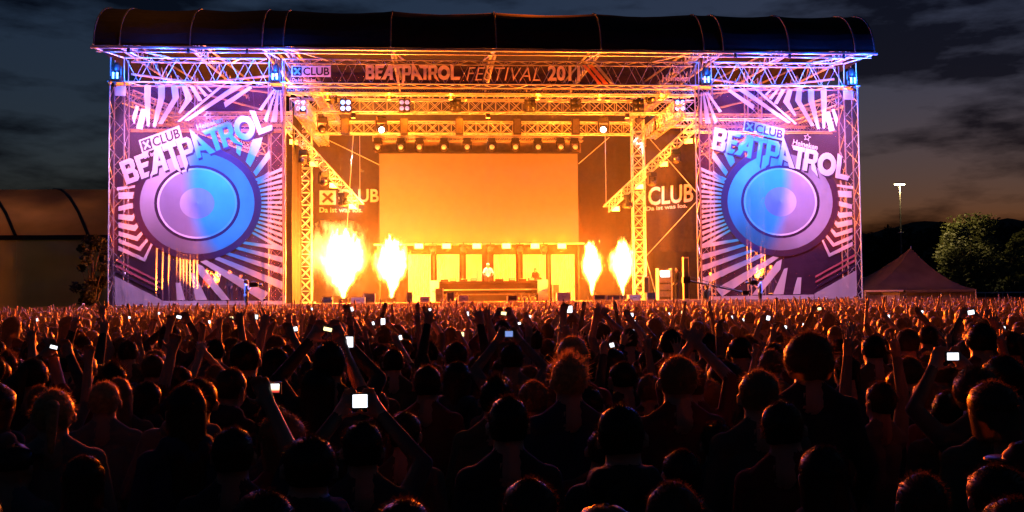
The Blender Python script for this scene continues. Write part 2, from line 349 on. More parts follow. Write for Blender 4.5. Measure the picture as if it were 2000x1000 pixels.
# ------------------------------------------------------------------ banners: mesh cloth with flat print
def print_mat(name, root, c_main, c_blue, ell, transp, trans=.3, disc=None, rough=.7):
    # colour of the print: main ink turning to blue ink inside one ellipse of the design (banner coordinates)
    m = bpy.data.materials.new(name); m.use_nodes = True; t = m.node_tree; n = t.nodes.new; l = t.links.new
    b = t.nodes['Principled BSDF']; b.inputs['Roughness'].default_value = rough; b.inputs['Specular IOR Level'].default_value = .2
    tc = n('ShaderNodeTexCoord'); tc.object = root
    mpn = n('ShaderNodeMapping'); mpn.vector_type = 'TEXTURE'
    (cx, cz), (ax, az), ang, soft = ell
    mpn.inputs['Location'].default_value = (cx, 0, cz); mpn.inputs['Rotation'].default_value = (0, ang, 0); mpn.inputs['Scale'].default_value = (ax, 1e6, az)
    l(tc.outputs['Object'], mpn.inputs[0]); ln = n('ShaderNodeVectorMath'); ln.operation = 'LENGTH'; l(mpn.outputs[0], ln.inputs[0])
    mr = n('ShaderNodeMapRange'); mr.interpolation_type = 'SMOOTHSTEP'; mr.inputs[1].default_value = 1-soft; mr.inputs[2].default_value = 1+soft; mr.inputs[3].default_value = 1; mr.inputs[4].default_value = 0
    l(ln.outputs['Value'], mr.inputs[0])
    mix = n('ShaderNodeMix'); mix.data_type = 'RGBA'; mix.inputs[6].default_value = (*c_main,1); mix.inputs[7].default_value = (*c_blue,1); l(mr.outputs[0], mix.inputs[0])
    col = mix.outputs[2]
    if disc:                                                  # printed brushed-metal shading round the cone
        dx, dz, amp, ph, k = disc
        sp = n('ShaderNodeSeparateXYZ'); l(tc.outputs['Object'], sp.inputs[0])
        s1_ = n('ShaderNodeMath'); s1_.operation = 'SUBTRACT'; s1_.inputs[1].default_value = dx; l(sp.outputs[0], s1_.inputs[0])
        s2_ = n('ShaderNodeMath'); s2_.operation = 'SUBTRACT'; s2_.inputs[1].default_value = dz; l(sp.outputs[2], s2_.inputs[0])
        at = n('ShaderNodeMath'); at.operation = 'ARCTAN2'; l(s2_.outputs[0], at.inputs[0]); l(s1_.outputs[0], at.inputs[1])
        ma = n('ShaderNodeMath'); ma.operation = 'MULTIPLY_ADD'; ma.inputs[1].default_value = k; ma.inputs[2].default_value = ph; l(at.outputs[0], ma.inputs[0])
        co = n('ShaderNodeMath'); co.operation = 'SINE'; l(ma.outputs[0], co.inputs[0])
        m2 = n('ShaderNodeMath'); m2.operation = 'MULTIPLY_ADD'; m2.inputs[1].default_value = amp; m2.inputs[2].default_value = 1-amp; l(co.outputs[0], m2.inputs[0])
        mm = n('ShaderNodeMix'); mm.data_type = 'RGBA'; mm.blend_type = 'MULTIPLY'; mm.inputs[0].default_value = 1; l(col, mm.inputs[6]); l(m2.outputs[0], mm.inputs[7]); col = mm.outputs[2]
    fo = n('ShaderNodeTexNoise'); fo.inputs['Scale'].default_value = .9; fo.inputs['Detail'].default_value = 3; fm = n('ShaderNodeMapping'); fm.inputs['Scale'].default_value = (1.6,1,.35); l(tc.outputs['Object'], fm.inputs[0]); l(fm.outputs[0], fo.inputs['Vector'])
    bu = n('ShaderNodeBump'); bu.inputs['Strength'].default_value = .35; bu.inputs['Distance'].default_value = .25; l(fo.outputs['Fac'], bu.inputs['Height']); l(bu.outputs[0], b.inputs['Normal'])
    wv = n('ShaderNodeTexNoise'); wv.inputs['Scale'].default_value = 1.3; wv.inputs['Detail'].default_value = 6; l(tc.outputs['Object'], wv.inputs['Vector'])
    mv = n('ShaderNodeMapRange'); mv.inputs[3].default_value = .86; mv.inputs[4].default_value = 1.12; l(wv.outputs['Fac'], mv.inputs[0])
    m3 = n('ShaderNodeMix'); m3.data_type = 'RGBA'; m3.blend_type = 'MULTIPLY'; m3.inputs[0].default_value = 1; l(col, m3.inputs[6]); l(mv.outputs[0], m3.inputs[7]); col = m3.outputs[2]
    l(col, b.inputs['Base Color'])
    tl = n('ShaderNodeBsdfTranslucent'); l(col, tl.inputs[0]); tp = n('ShaderNodeBsdfTransparent')
    a = n('ShaderNodeMixShader'); a.inputs[0].default_value = trans; l(b.outputs[0], a.inputs[1]); l(tl.outputs[0], a.inputs[2])
    z = n('ShaderNodeMixShader'); z.inputs[0].default_value = transp; l(a.outputs[0], z.inputs[1]); l(tp.outputs[0], z.inputs[2])
    l(z.outputs[0], t.nodes['Material Output'].inputs[0])
    return m

LET = {   # heavy lettering: outline, then holes, in units of the letter height; last entry is the advance
 'B': ([[(0,0),(0,1),(.60,1),(.72,.9),(.72,.62),(.64,.51),(.74,.4),(.74,.12),(.62,0)], [(.24,.62),(.24,.8),(.48,.8),(.48,.62)], [(.24,.2),(.24,.40),(.50,.40),(.50,.2)]], .80),
 'E': ([[(0,0),(0,1),(.78,1),(.66,.8),(.24,.8),(.24,.62),(.62,.62),(.52,.42),(.24,.42),(.24,.2),(.50,.2),(.38,0)]], .46),
 'A': ([[(0,0),(.20,.2),(.62,1),(.98,1),(.98,-.02),(.74,-.02),(.74,.26),(.52,.26),(.38,0)], [(.62,.46),(.74,.68),(.74,.46)]], 1.0),
 'T': ([[(0,.8),(.02,1),(.74,1),(.74,.8),(.52,.8),(.52,-.34),(.28,-.06),(.28,.8)]], .76),
 'P': ([[(0,-.34),(0,1),(.6,1),(.74,.86),(.74,.46),(.6,.3),(.24,.3),(.24,-.08)], [(.24,.5),(.24,.8),(.5,.8),(.5,.5)]], .74),
 'a': ([[(0,-.02),(.10,1.28),(.22,1.12),(.98,-.02),(.66,-.02),(.54,.2),(.25,.26),(.23,-.02)], [(.27,.46),(.43,.42),(.29,.74)]], .62),
 't': ([[(0,1),(.78,1),(.78,.8),(.64,.8),(.64,0),(.40,0),(.40,.8),(.14,.8)]], .80),
 'R': ([[(0,0),(0,1),(.6,1),(.74,.88),(.74,.52),(.62,.4),(.92,-.16),(.50,.12),(.42,.36),(.24,.36),(.24,0)], [(.24,.56),(.24,.8),(.5,.8),(.5,.56)]], .80),
 'O': ([[(.5+.52*math.cos(a*math.pi/10), .5+.52*math.sin(a*math.pi/10)) for a in range(20)], [(.5+.25*math.cos(a*math.pi/8), .5+.25*math.sin(a*math.pi/8)) for a in range(16)]], 1.06),
 'L': ([[(0,0),(-.04,1.1),(.22,1.0),(.24,.22),(.8,.22),(.72,0)]], .8),
}
def fill2d(loops):                                          # 2D outlines with holes -> verts, faces
    cu = bpy.data.curves.new('c','CURVE'); cu.dimensions = '2D'; cu.fill_mode = 'BOTH'
    for lp in loops:
        s = cu.splines.new('POLY'); s.points.add(len(lp)-1); s.use_cyclic_u = True
        for p_, q_ in zip(s.points, lp): p_.co = (q_[0], q_[1], 0, 1)
    return curve_geo(cu)
def curve_geo(cu):
    o = bpy.data.objects.new('tmp', cu); C.objects.link(o); dg = bpy.context.evaluated_depsgraph_get()
    me = bpy.data.meshes.new_from_object(o.evaluated_get(dg)); vs = [(v.co.x, v.co.y) for v in me.vertices]; fs = [tuple(p_.vertices) for p_ in me.polygons]
    bpy.data.objects.remove(o); bpy.data.meshes.remove(me); bpy.data.curves.remove(cu); return vs, fs
def text2d(s, shear=0, bold=0, spacing=1):
    cu = bpy.data.curves.new('t','FONT'); cu.body = s; cu.size = 1; cu.shear = shear; cu.offset = bold; cu.space_character = spacing; cu.fill_mode = 'BOTH'; cu.resolution_u = 3
    vs, fs = curve_geo(cu); x0 = min(v[0] for v in vs); x1 = max(v[0] for v in vs); y0 = min(v[1] for v in vs); y1 = max(v[1] for v in vs)
    return [((x-x0)/(x1-x0), (y-y0)/(y1-y0)) for x,y in vs], fs
def quad_map(o, ux, uy, Y):                                 # unit square -> pixel parallelogram -> plane Y
    def f(u, v): return P(o[0]+ux[0]*u+uy[0]*v, o[1]+ux[1]*u+uy[1]*v, Y)
    return f
def flat(name, geo2, f, m, parent):
    vs, fs = geo2; return part(name, MB().add([f(*v) for v in vs], fs), m, parent)
RECT = ([(0,0),(1,0),(1,1),(0,1)], [(0,1,2,3)])
WORD = []
_x = 0
for ch in 'BEATPatROL':
    lo, adv = LET[ch]; WORD.append((fill2d(lo), _x)); _x += adv
WW = _x-.02
def beatpatrol(o, ux, uy, Y, m, parent, shadow=None):
    for (vs, fs), x0 in WORD:
        g = ([((v[0]+x0)/WW, v[1]) for v in vs], fs)
        if shadow: flat('letter_shadow', g, lambda u,v: quad_map((o[0]+3,o[1]+4), ux, uy, Y+.004)(u,v), shadow, parent)
        flat('letter', g, quad_map(o, ux, uy, Y), m, parent)
XLOG = fill2d([[(.10,.78),(.24,.92),(.5,.64),(.74,.92),(.90,.80),(.64,.5),(.92,.18),(.78,.06),(.5,.36),(.2,.06),(.08,.2),(.36,.5)]])
CLUB = text2d('CLUB', 0, .02); SLOG = text2d('Da ist was los.', 0, .02); BEER = text2d('Heineken', 0, .02)
STARL = fill2d([[((.5 if k%2==0 else .22)*math.sin(k*math.pi/5)+.5, (.5 if k%2==0 else .22)*math.cos(k*math.pi/5)+.5) for k in range(10)], [((.36 if k%2==0 else .15)*math.sin(k*math.pi/5)+.5, (.36 if k%2==0 else .15)*math.cos(k*math.pi/5)+.5) for k in range(10)]])
def sub(o, ux, uy, u0, v0, u1, v1): return ((o[0]+ux[0]*u0+uy[0]*v0, o[1]+ux[1]*u0+uy[1]*v0), (ux[0]*(u1-u0), ux[1]*(u1-u0)), (uy[0]*(v1-v0), uy[1]*(v1-v0)))
def xclub(o, ux, uy, Y, mw, md, parent, slogan=True):
    flat('logo_plate', RECT, quad_map(o, ux, uy, Y), mw, parent)
    flat('logo_square', RECT, quad_map(*sub(o,ux,uy,.035,.1,.265,.9), Y-.004), md, parent)
    flat('logo_cross', XLOG, quad_map(*sub(o,ux,uy,.045,.12,.255,.88), Y-.008), mw, parent)
    flat('logo_letters', CLUB, quad_map(*sub(o,ux,uy,.30,.14,.965,.86), Y-.004), md, parent)
    if slogan: flat('slogan', SLOG, quad_map(*sub(o,ux,uy,.02,-.42,.64,-.12), Y), mw, parent)
def beer(o, ux, uy, Y, m, parent):
    flat('sponsor_word', BEER, quad_map(o, ux, uy, Y), m, parent)
    flat('sponsor_star', STARL, quad_map(*sub(o,ux,uy,.35,1.15,.68,2.7), Y), m, parent)

YB = -.42
STR = [ # stripes of the left banner, in pixels of the photo
 [(282,166),(295,166),(294,195),(292,247),(287,246),(282,195)], [(309,166),(322,166),(322,190),(304,249),(298,247),(309,190)],
 [(334,167),(346,167),(350,190),(317,243),(309,241),(337,192)], [(355,168),(365,168),(376,193),(352,222),(348,220),(362,193)],
 [(370,168),(379,168),(396,197),(388,198)], [(384,168),(390,168),(406,186),(400,189)], [(398,168),(403,168),(415,179),(410,180)],
 [(347,237),(430,167),(438,167),(351,239)], [(360,235),(457,167),(474,168),(368,236)], [(437,200),(488,168),(493,172),(440,210)],
 [(258,228),(266,206),(272,208),(262,243)], [(266,250),(276,212),(287,214),(278,253)], [(224,168),(246,168),(246,187),(224,187)],
 [(533,175),(538,175),(512,216),(505,214)], [(538,176),(541,176),(521,239),(515,234)], [(542,176),(545,176),(541,238),(529,238)], [(546,176),(549,176),(553,236),(548,240)],
 [(461,273),(474,281),(469,305),(462,298)], [(493,273),(513,268),(508,288),(489,326),(480,316)], [(526,292),(528,308),(500,344),(495,336)], [(526,334),(524,346),(504,357),(502,352)],
 [(472,471),(552,481),(552,490),(468,475)], [(462,481),(552,502),(552,513),(456,485)], [(444,492),(552,524),(552,536),(441,497)], [(426,501),(552,550),(552,566),(419,506)],
 [(403,508),(525,572),(512,588),(391,511)], [(384,514),(396,520),(449,586),(433,586),(388,535)], [(372,532),(380,534),(405,586),(382,586)], [(343,552),(352,552),(362,586),(346,586)],
]
def q3(L_): return [(200+x/3.847, 350+y/3.847) for x,y in L_]
STR += [q3(a) for a in ([(110,60),(245,45),(243,62),(110,85)], [(120,100),(245,95),(240,145),(120,150)], [(120,205),(240,175),(240,215),(120,240)], [(120,262),(225,270),(245,245),(250,280),(225,315),(120,300)],
   [(120,325),(240,345),(270,320),(275,350),(245,390),(120,365)], [(120,390),(255,430),(300,385),(305,410),(265,465),(120,425)], [(120,445),(275,510),(335,440),(345,460),(285,540),(120,478)], [(120,500),(310,590),(365,480),(378,490),(320,620),(120,535)])]
DC = (385,397)
for k in range(15):                                         # short rays right of the speaker cone
    a = R(-24+k*3.9); rr = 119
    pts = []
    for da, end in ((-1.0,0),(1.0,0),(1.15,1),(-1.15,1)):
        b = a+R(da); ca, sa = math.cos(b), math.sin(b)*.9
        t_ = rr if not end else (551-DC[0])/ca
        pts.append((DC[0]+ca*t_, DC[1]+sa*t_))
    STR.append(pts)
def make_banner(s, label, cols):
    # the right banner is the mirror image of the left design
    def W(px, py, Y): p = P(px, py, Y); return Vector((p.x*(-s), p.y, p.z))
    a, b = W(218,166,YB), W(556,598,YB); c0 = Vector(((a.x+b.x)/2, YB, b.z))
    bn = thing('mesh_banner', label, 'banner', c0)
    dc = W(DC[0],DC[1],YB)-c0; e = W(448,372,YB)-c0; e0 = W(455,262,YB)-c0
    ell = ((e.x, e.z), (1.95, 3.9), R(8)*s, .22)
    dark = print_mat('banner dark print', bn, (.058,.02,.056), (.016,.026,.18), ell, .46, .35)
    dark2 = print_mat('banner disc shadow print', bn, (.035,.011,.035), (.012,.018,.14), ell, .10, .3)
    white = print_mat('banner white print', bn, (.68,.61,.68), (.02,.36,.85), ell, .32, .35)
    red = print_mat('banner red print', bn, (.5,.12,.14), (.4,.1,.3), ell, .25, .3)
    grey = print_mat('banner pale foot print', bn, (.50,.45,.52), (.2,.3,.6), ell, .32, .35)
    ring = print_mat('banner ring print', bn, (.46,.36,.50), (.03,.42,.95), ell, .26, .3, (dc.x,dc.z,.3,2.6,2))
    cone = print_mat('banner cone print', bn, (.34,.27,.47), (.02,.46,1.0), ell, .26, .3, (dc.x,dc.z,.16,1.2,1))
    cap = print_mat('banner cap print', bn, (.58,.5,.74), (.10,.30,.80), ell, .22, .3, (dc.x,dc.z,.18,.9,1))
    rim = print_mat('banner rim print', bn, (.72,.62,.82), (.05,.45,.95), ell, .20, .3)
    # cloth in one sheet, slightly billowed
    nx, nz = 18, 22; x0, x1 = sorted((a.x,b.x)); vs = []
    bm = MB()
    for k in range(nz+1):
        for j in range(nx+1): vs.append((x0+(x1-x0)*j/nx, YB+.012, b.z+(a.z-b.z)*k/nz + (-.05*math.sin(j*math.pi/3) if k == 0 else 0)))
    bm.add(vs, [(k*(nx+1)+j, k*(nx+1)+j+1, (k+1)*(nx+1)+j+1, (k+1)*(nx+1)+j) for k in range(nz) for j in range(nx)])
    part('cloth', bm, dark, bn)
    def poly(name, pts, m, dy): return part(name, MB().add([W(x,y,YB-dy) for x,y in pts], [tuple(range(len(pts)))]), m, bn)
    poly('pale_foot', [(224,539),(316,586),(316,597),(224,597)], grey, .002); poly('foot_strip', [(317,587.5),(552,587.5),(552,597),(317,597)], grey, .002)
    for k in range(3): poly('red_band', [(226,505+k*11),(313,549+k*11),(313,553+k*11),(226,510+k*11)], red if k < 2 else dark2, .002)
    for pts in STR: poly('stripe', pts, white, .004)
    def ringg(name, r0, r1, m, dy, cx=DC[0], cy=DC[1]):
        n = 56; vs = []
        for rr in (r0, r1):
            for k in range(n): t_ = 2*math.pi*k/n; vs.append(W(cx+rr*math.cos(t_), cy+rr*.885*math.sin(t_), YB-dy))
        if r0 == 0: return part(name, MB().add(vs[n:], [tuple(range(n))]), m, bn)
        return part(name, MB().add(vs, [(k,(k+1)%n,n+(k+1)%n,n+k) for k in range(n)]), m, bn)
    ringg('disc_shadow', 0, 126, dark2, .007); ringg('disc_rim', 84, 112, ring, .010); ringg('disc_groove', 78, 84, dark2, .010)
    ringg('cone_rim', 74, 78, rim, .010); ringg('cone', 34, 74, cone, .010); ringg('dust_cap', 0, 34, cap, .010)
    return bn, white, dark, dark2
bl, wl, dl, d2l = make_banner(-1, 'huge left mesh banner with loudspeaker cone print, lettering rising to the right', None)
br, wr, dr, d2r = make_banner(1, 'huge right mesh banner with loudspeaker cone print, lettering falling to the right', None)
YL = YB-.018
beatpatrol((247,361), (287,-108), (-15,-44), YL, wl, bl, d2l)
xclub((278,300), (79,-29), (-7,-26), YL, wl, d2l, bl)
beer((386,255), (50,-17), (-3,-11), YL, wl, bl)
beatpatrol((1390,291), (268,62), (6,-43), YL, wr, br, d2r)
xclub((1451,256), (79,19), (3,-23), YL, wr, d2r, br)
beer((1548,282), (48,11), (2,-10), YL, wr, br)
for k, px in enumerate((1505,1535,1565)): flat('sponsor_mark', RECT, quad_map((px,594),(22,0),(0,-9),YL), d2r, br)

# festival sign across the header
hb0, hb1 = P(561,166,-.55), P(1358,124,-.55)
sg = thing('festival_sign', 'long dark mesh sign with festival lettering across the top of the stage', 'sign', ((hb0.x+hb1.x)/2, -.55, ZB))
ell0 = ((0,-50),(1,1),0,.1)
sd_ = print_mat('sign dark print', sg, (.035,.02,.022), (.035,.02,.022), ell0, .42, .5)
sw_ = print_mat('sign pale print', sg, (.70,.62,.60), (.7,.62,.6), ell0, .12, .6)
sk_ = print_mat('sign black print', sg, (.02,.012,.014), (.02,.012,.014), ell0, .06, .2)
so_ = print_mat('sign orange print', sg, (.65,.2,.07), (.6,.2,.1), ell0, .15, .6)
sr_ = print_mat('sign grey print', sg, (.4,.36,.33), (.6,.2,.1), ell0, .15, .6)
part('cloth', MB().add([(hb0.x,-.55,ZB+.06),(hb1.x,-.55,ZB+.06),(hb1.x,-.55,ZT-.04),(hb0.x,-.55,ZT-.04)],[(0,1,2,3)]), sd_, sg)
YH = -.56
xclub((569,150), (77,.4), (0,-22), YH, sw_, sk_, sg)
beatpatrol((714,155), (185,1), (0,-28), YH, sw_, sg)
flat('thin_letters', text2d('FESTIVAL', .25, -.012, 1.05), quad_map((911,157),(144,1),(0,-26),YH), sw_, sg)
flat('numerals', text2d('2011', 0, .03), quad_map((1070,158),(63,.3),(0,-30),YH), sw_, sg)
for k, (x, m_) in enumerate(((1133,so_),(1144,so_),(1157,sr_))): flat('slanted_bar', RECT, quad_map((x+36,165),(7 if k != 1 else 9,0),(-32,-38),YH), m_, sg)
beer((1294,158), (53,.5), (0,-11), YH, sw_, sg)

# projected logos on the drapes: the gobo light is put in as pale lettering
pj = mat('painted projection lettering', (.4,.4,.4), .9, 0, .1)
t = thing('projected_logo', 'projected white club logo on the dark drape left of the screen', 'logo', P(680,415,10.9)); YW = 10.95
flat('logo_square', RECT, quad_map((624,400),(32,0),(0,-28),YW), pj, t); flat('logo_cross', XLOG, quad_map((626,398),(28,0),(0,-24),YW-.01), M_cloth, t)
flat('logo_letters', CLUB, quad_map((660,395),(80,0),(0,-26),YW), pj, t); flat('slogan', SLOG, quad_map((624,415),(84,0),(0,-10),YW), pj, t)
t = thing('projected_logo', 'projected pale club logo on the folded drape right of the screen', 'logo', P(1300,405,7.9)); YW = 7.98
flat('logo_cross', XLOG, quad_map((1238,400),(26,-2),(0,-30),YW), pj, t)
flat('logo_letters', CLUB, quad_map((1266,402),(88,-8),(0,-36),YW), pj, t); flat('slogan', SLOG, quad_map((1262,412),(80,-7),(0,-8),YW), pj, t)

# ------------------------------------------------------------------ fixtures
M_amber = mat('amber lamp glass', (.8,.5,.2), .3, 0, .05, emit=(1,.33,.04), es=9)
M_warm = mat('warm lamp glass', (.8,.7,.5), .3, 0, .05, emit=(1,.45,.05), es=12)
M_bluel = mat('blue lamp glass', (.4,.5,.8), .3, 0, .05, emit=(.12,.35,1), es=5)
M_dimblue = mat('dim blue lamp glass', (.3,.35,.6), .3, 0, .05, emit=(.15,.3,1), es=.5)
M_coldl = mat('cold white lamp glass', (.8,.8,.9), .3, 0, .05, emit=(.8,.9,1), es=8)
def moving_head(name, m_lens):                               # hung from its base, head looks down and forward
    o = thing(name, 'x', 'stage lamp', (0,0,0))
    part('base', MB().box((0,0,-.10),(.17,.15,.09)).box((0,0,-.01),(.05,.05,.03)), M_blackp, o)
    part('yoke', MB().box((-.19,0,-.34),(.025,.07,.2)).box((.19,0,-.34),(.025,.07,.2)).box((0,0,-.2),(.2,.07,.02)), M_blackp, o)
    hd = part('head', MB().lathe((0,.02,-.46), [(.09,.20),(.14,.12),(.155,0),(.15,-.12),(.13,-.2)], 12, axis='y'), M_blackp, o, True)
    part('lens', MB().lathe((0,-.185,-.46), [(.115,0),(.09,-.03),(.03,-.045)], 12, axis='y'), m_lens, hd, True)
    return o
def par_can(name, m_lens):
    o = thing(name, 'x', 'stage lamp', (0,0,0))
    part('yoke', MB().path([(-.14,0,-.28),(-.14,0,-.03),(.14,0,-.03),(.14,0,-.28)], .015, 5).tube((0,0,-.03),(0,0,.06),.02,6), M_blackp, o)
    c = part('can', MB().lathe((0,0,-.28), [(.07,.22),(.11,.16),(.125,-.02),(.135,-.16)], 12, axis='y'), M_flight, o, True)
    part('lens', MB().lathe((0,-.15,-.28), [(.115,0),(.08,-.02)], 12, axis='y'), m_lens, c, True)
    return o
def blinder(name, m_lens):
    o = thing(name, 'x', 'stage lamp', (0,0,0))
    part('housing', MB().box((0,.06,0),(.30,.08,.34)), M_blackp, o)
    for i in (-1,1):
        for k in (-1,1):
            part('lamp', MB().lathe((i*.145,-.025,k*.16), [(.12,0),(.125,-.025),(.05,-.05)], 10, axis='y'), m_lens, o, True)
    part('bracket', MB().box((0,.1,.40),(.03,.03,.08)), M_blackp, o)
    return o
def floodlight(name, m_lens):
    o = thing(name, 'x', 'stage lamp', (0,0,0))
    part('housing', MB().box((0,.08,-.2),(.27,.09,.17)), M_blackp, o)
    part('face', MB().box((0,-.02,-.2),(.25,.012,.15)), m_lens, o); part('bracket', MB().box((0,.1,-.02),(.03,.03,.05)), M_blackp, o)
    return o
protos = {}; LASTF = [None]
def attach(l, o):                                             # keeps the lamp's place while hanging it under its fixture
    l.parent = o; l.matrix_parent_inverse = Matrix.LocRotScale(o.location, o.rotation_euler, o.scale).inverted(); return l
def fixture(kind, m, label, loc, rot=(0,0,0), group=None, scale=1):
    k = (kind, m.name)
    if k not in protos: protos[k] = {'moving_head': moving_head, 'par_can': par_can, 'blinder': blinder, 'floodlight': floodlight}[kind](kind, m); o = protos[k]
    else: o = copy_tree(protos[k])
    o.location = loc; o.rotation_euler = rot; o.scale = (scale,)*3; OFF[o] = Vector(loc)
    LASTF[0] = o; return tag(o, label, None, group)

# blinders on the upper truss
for i, (px, m) in enumerate(((587,M_bluel),(675,M_bluel),(790,M_dimblue),(890,M_lens),(1035,M_lens),(1125,M_lens),(1247,M_lens),(1328,M_bluel))):
    p = P(px, 206, 2.75); fixture('blinder', m, 'four-lamp blinder on the upper lighting truss, %s from the left' % ORD[i], p, (0,0,0), 'blinders on the upper truss', 1.0)
# lamps hanging from the lower truss (black bodies against the lattice)
for i, px in enumerate((648,1270)):
    fixture('moving_head', M_lens, 'dark moving head lamp up at the %s end of the upper truss' % ('left' if i==0 else 'right'), P(px,176,2.4), (0,0,R(20)), None, 1.25)
for i, px in enumerate((630,745,1178,1290)):
    fixture('moving_head', M_coldl if i in (1,2) else M_lens, 'moving head lamp under the lower lattice truss, %s from the left' % ORD[i], P(px,228,5.2), (R(20),0,R(15 if px<960 else -15)), 'lamps under the lower truss', 1.5)
for i, px in enumerate((674,789,897,1010,1124,1248)):
    p = P(px,231,5.4); q = P(px,263,5.4); h = (p.z-q.z)/2
    o = thing('line_speaker', 'narrow black box hanging in front of the lower truss, %s from the left' % ORD[i], 'speaker', (p.x,5.4,q.z), 'black boxes on the lower truss')
    part('cabinet', MB().box((p.x,5.4,(p.z+q.z)/2),(.22,.2,h)), M_blackp, o); part('grille', MB().box((p.x,5.19,(p.z+q.z)/2),(.18,.01,h-.06)), M_flight, o); part('clamp', MB().box((p.x,5.4,p.z+.06),(.05,.05,.06)), M_blackp, o)
M_faint = mat('faint lamp glass', (.5,.4,.3), .3, 0, .1, emit=(1,.4,.1), es=.5)
for i, px in enumerate((738,783,819,867,912,960,1006,1050,1094,1122)):
    fixture('moving_head', M_faint, 'moving head lamp in the row above the screen, %s from the left' % ORD[i], P(px,271,8.3), (R(-10),0,0), 'lamps in the row above the screen', 1.3)
# lamps under the sloping trusses
for si, (p, q) in enumerate(SLOPE):
    nm = 'left' if si == 0 else 'right'
    for k in range(7):
        t_ = .12+.13*k; c = p+(q-p)*t_+Vector((0,-.1,-.3))
        if k % 2: fixture('moving_head', M_lens, 'dark moving head lamp under the %s sloping truss, %s from the top' % (nm, ORD[k//2]), c, (0,0,R(-30+20*k)), 'moving heads under the sloping trusses', 1.25)
        else: fixture('floodlight', M_warm if k > 2 else M_amber, 'bright boxy floodlight under the %s sloping truss, %s from the top' % (nm, ORD[k//2]), c, (R(10),0,R(25 if si==0 else -25)), 'floodlights under the sloping trusses', .85); attach(light('SPOT', None, c+Vector((0,-.15,-.2)), 3000, (1,.11,.003), .12, 100, 1, (c.x*.35,-34,0)), LASTF[0]); attach(light('POINT', None, c+Vector((0,-.75,.25)), 200, (1,.26,.02), .08), LASTF[0])  # the point light is added fill that brightens the sloping truss
# small floodlights under the screen
for i, px in enumerate((818,872,931,989,1045,1097)):
    fixture('floodlight', M_warm, 'small bright floodlight right under the screen, %s from the left' % ORD[i], P(px,474,8.9), (0,0,0), 'floodlights under the screen', 1.0); attach(light('SPOT', None, P(px,478,8.7), 40000, (1,.105,.003), .15, 60, 1, (P(px,478,8.7).x*.2-1,-40,1.5)), LASTF[0])
for i, px in enumerate((845,905,958,1015,1062)):
    fixture('par_can', M_lens, 'dark lamp between the small floodlights, %s from the left' % ORD[i], P(px,476,8.7), (R(-20),0,0), 'dark lamps under the screen', 1.6)
# blue moving heads standing in the tower heads
for i, (x, wh) in enumerate(tower_x):
    o = thing('beam_lamp', 'blue-glowing lamp on the tower top, %s' % ('far left','left of the opening','right of the opening','far right')[i], 'stage lamp', (x,-.3,ZB+.06), 'blue lamps on the tower tops')
    part('base', MB().box((x,-.3,ZB+.16),(.26,.22,.10)), M_blackp, o); [part('yoke_arm', MB().box((x+sx,-.3,ZB+.5),(.03,.08,.28)), M_blackp, o) for sx in (-.22,.22)]
    part('head', MB().lathe((x,-.34,ZB+.72), [(.10,.24),(.17,.12),(.18,-.1),(.16,-.24)], 12), M_blackp, o, True)
    [part('glow_tube', MB().tube((x+sx,-.58,ZB+.12),(x+sx,-.58,ZB+.42),.05,8), M_bluel, o) for sx in (-.1,.1)]
    light('POINT', o, (x,-.85,ZB+.55), 200, (.02,.15,1), .08)
    light('POINT', o, (x+(1.2 if x<0 else -1.2)*(1 if i in (0,3) else -1),-1.2,ZB+1.35), 260, (.02,.13,1), .08)  # added blue fill between the roof pipe and the chords
# added lamps on the roof pipe: lilac light raking down over the mesh
LIL = (.86,.44,1.0)
for s in (-1,1):
    xc = s*(XI+XO)/2
    for k, dx in enumerate((-2.8,0,2.8)):
        x = xc+dx; loc = Vector((x,YP-.1,ZP-.15))
        o = thing('added_banner_lamp', 'small added lamp on the roof pipe lighting the %s banner, %s from the left' % ('left' if s<0 else 'right', ORD[k]), 'stage lamp', loc, 'added lamps on the roof pipe')
        part('yoke', MB().tube(loc+Vector((0,.1,.12)), loc+Vector((0,.1,-.05)), .02, 6), M_blackp, o)
        part('can', MB().lathe(loc, [(.05,.08),(.08,.03),(.09,-.12)], 10), M_blackp, o, True)
        part('lens', MB().lathe(loc, [(.075,-.125),(.04,-.13)], 10), M_lens, o)
        light('SPOT', o, loc+Vector((0,0,-.2)), 17500, LIL, .06, 62, 1, (x,YB,3.0))
        light('POINT', o, loc+Vector((1.4,-.55,-.45)), 170, (.01,.10,1), .05)
        light('POINT', o, loc+Vector((1.4,.75,-.75)), 800, (.015,.12,1), .06)  # both blue points are added fill for the pipe and header
        light('SPOT', o, loc+Vector((0,0,-.2)), 1500, LIL, .06, 84, 1, (x,YB+.05,10.2))

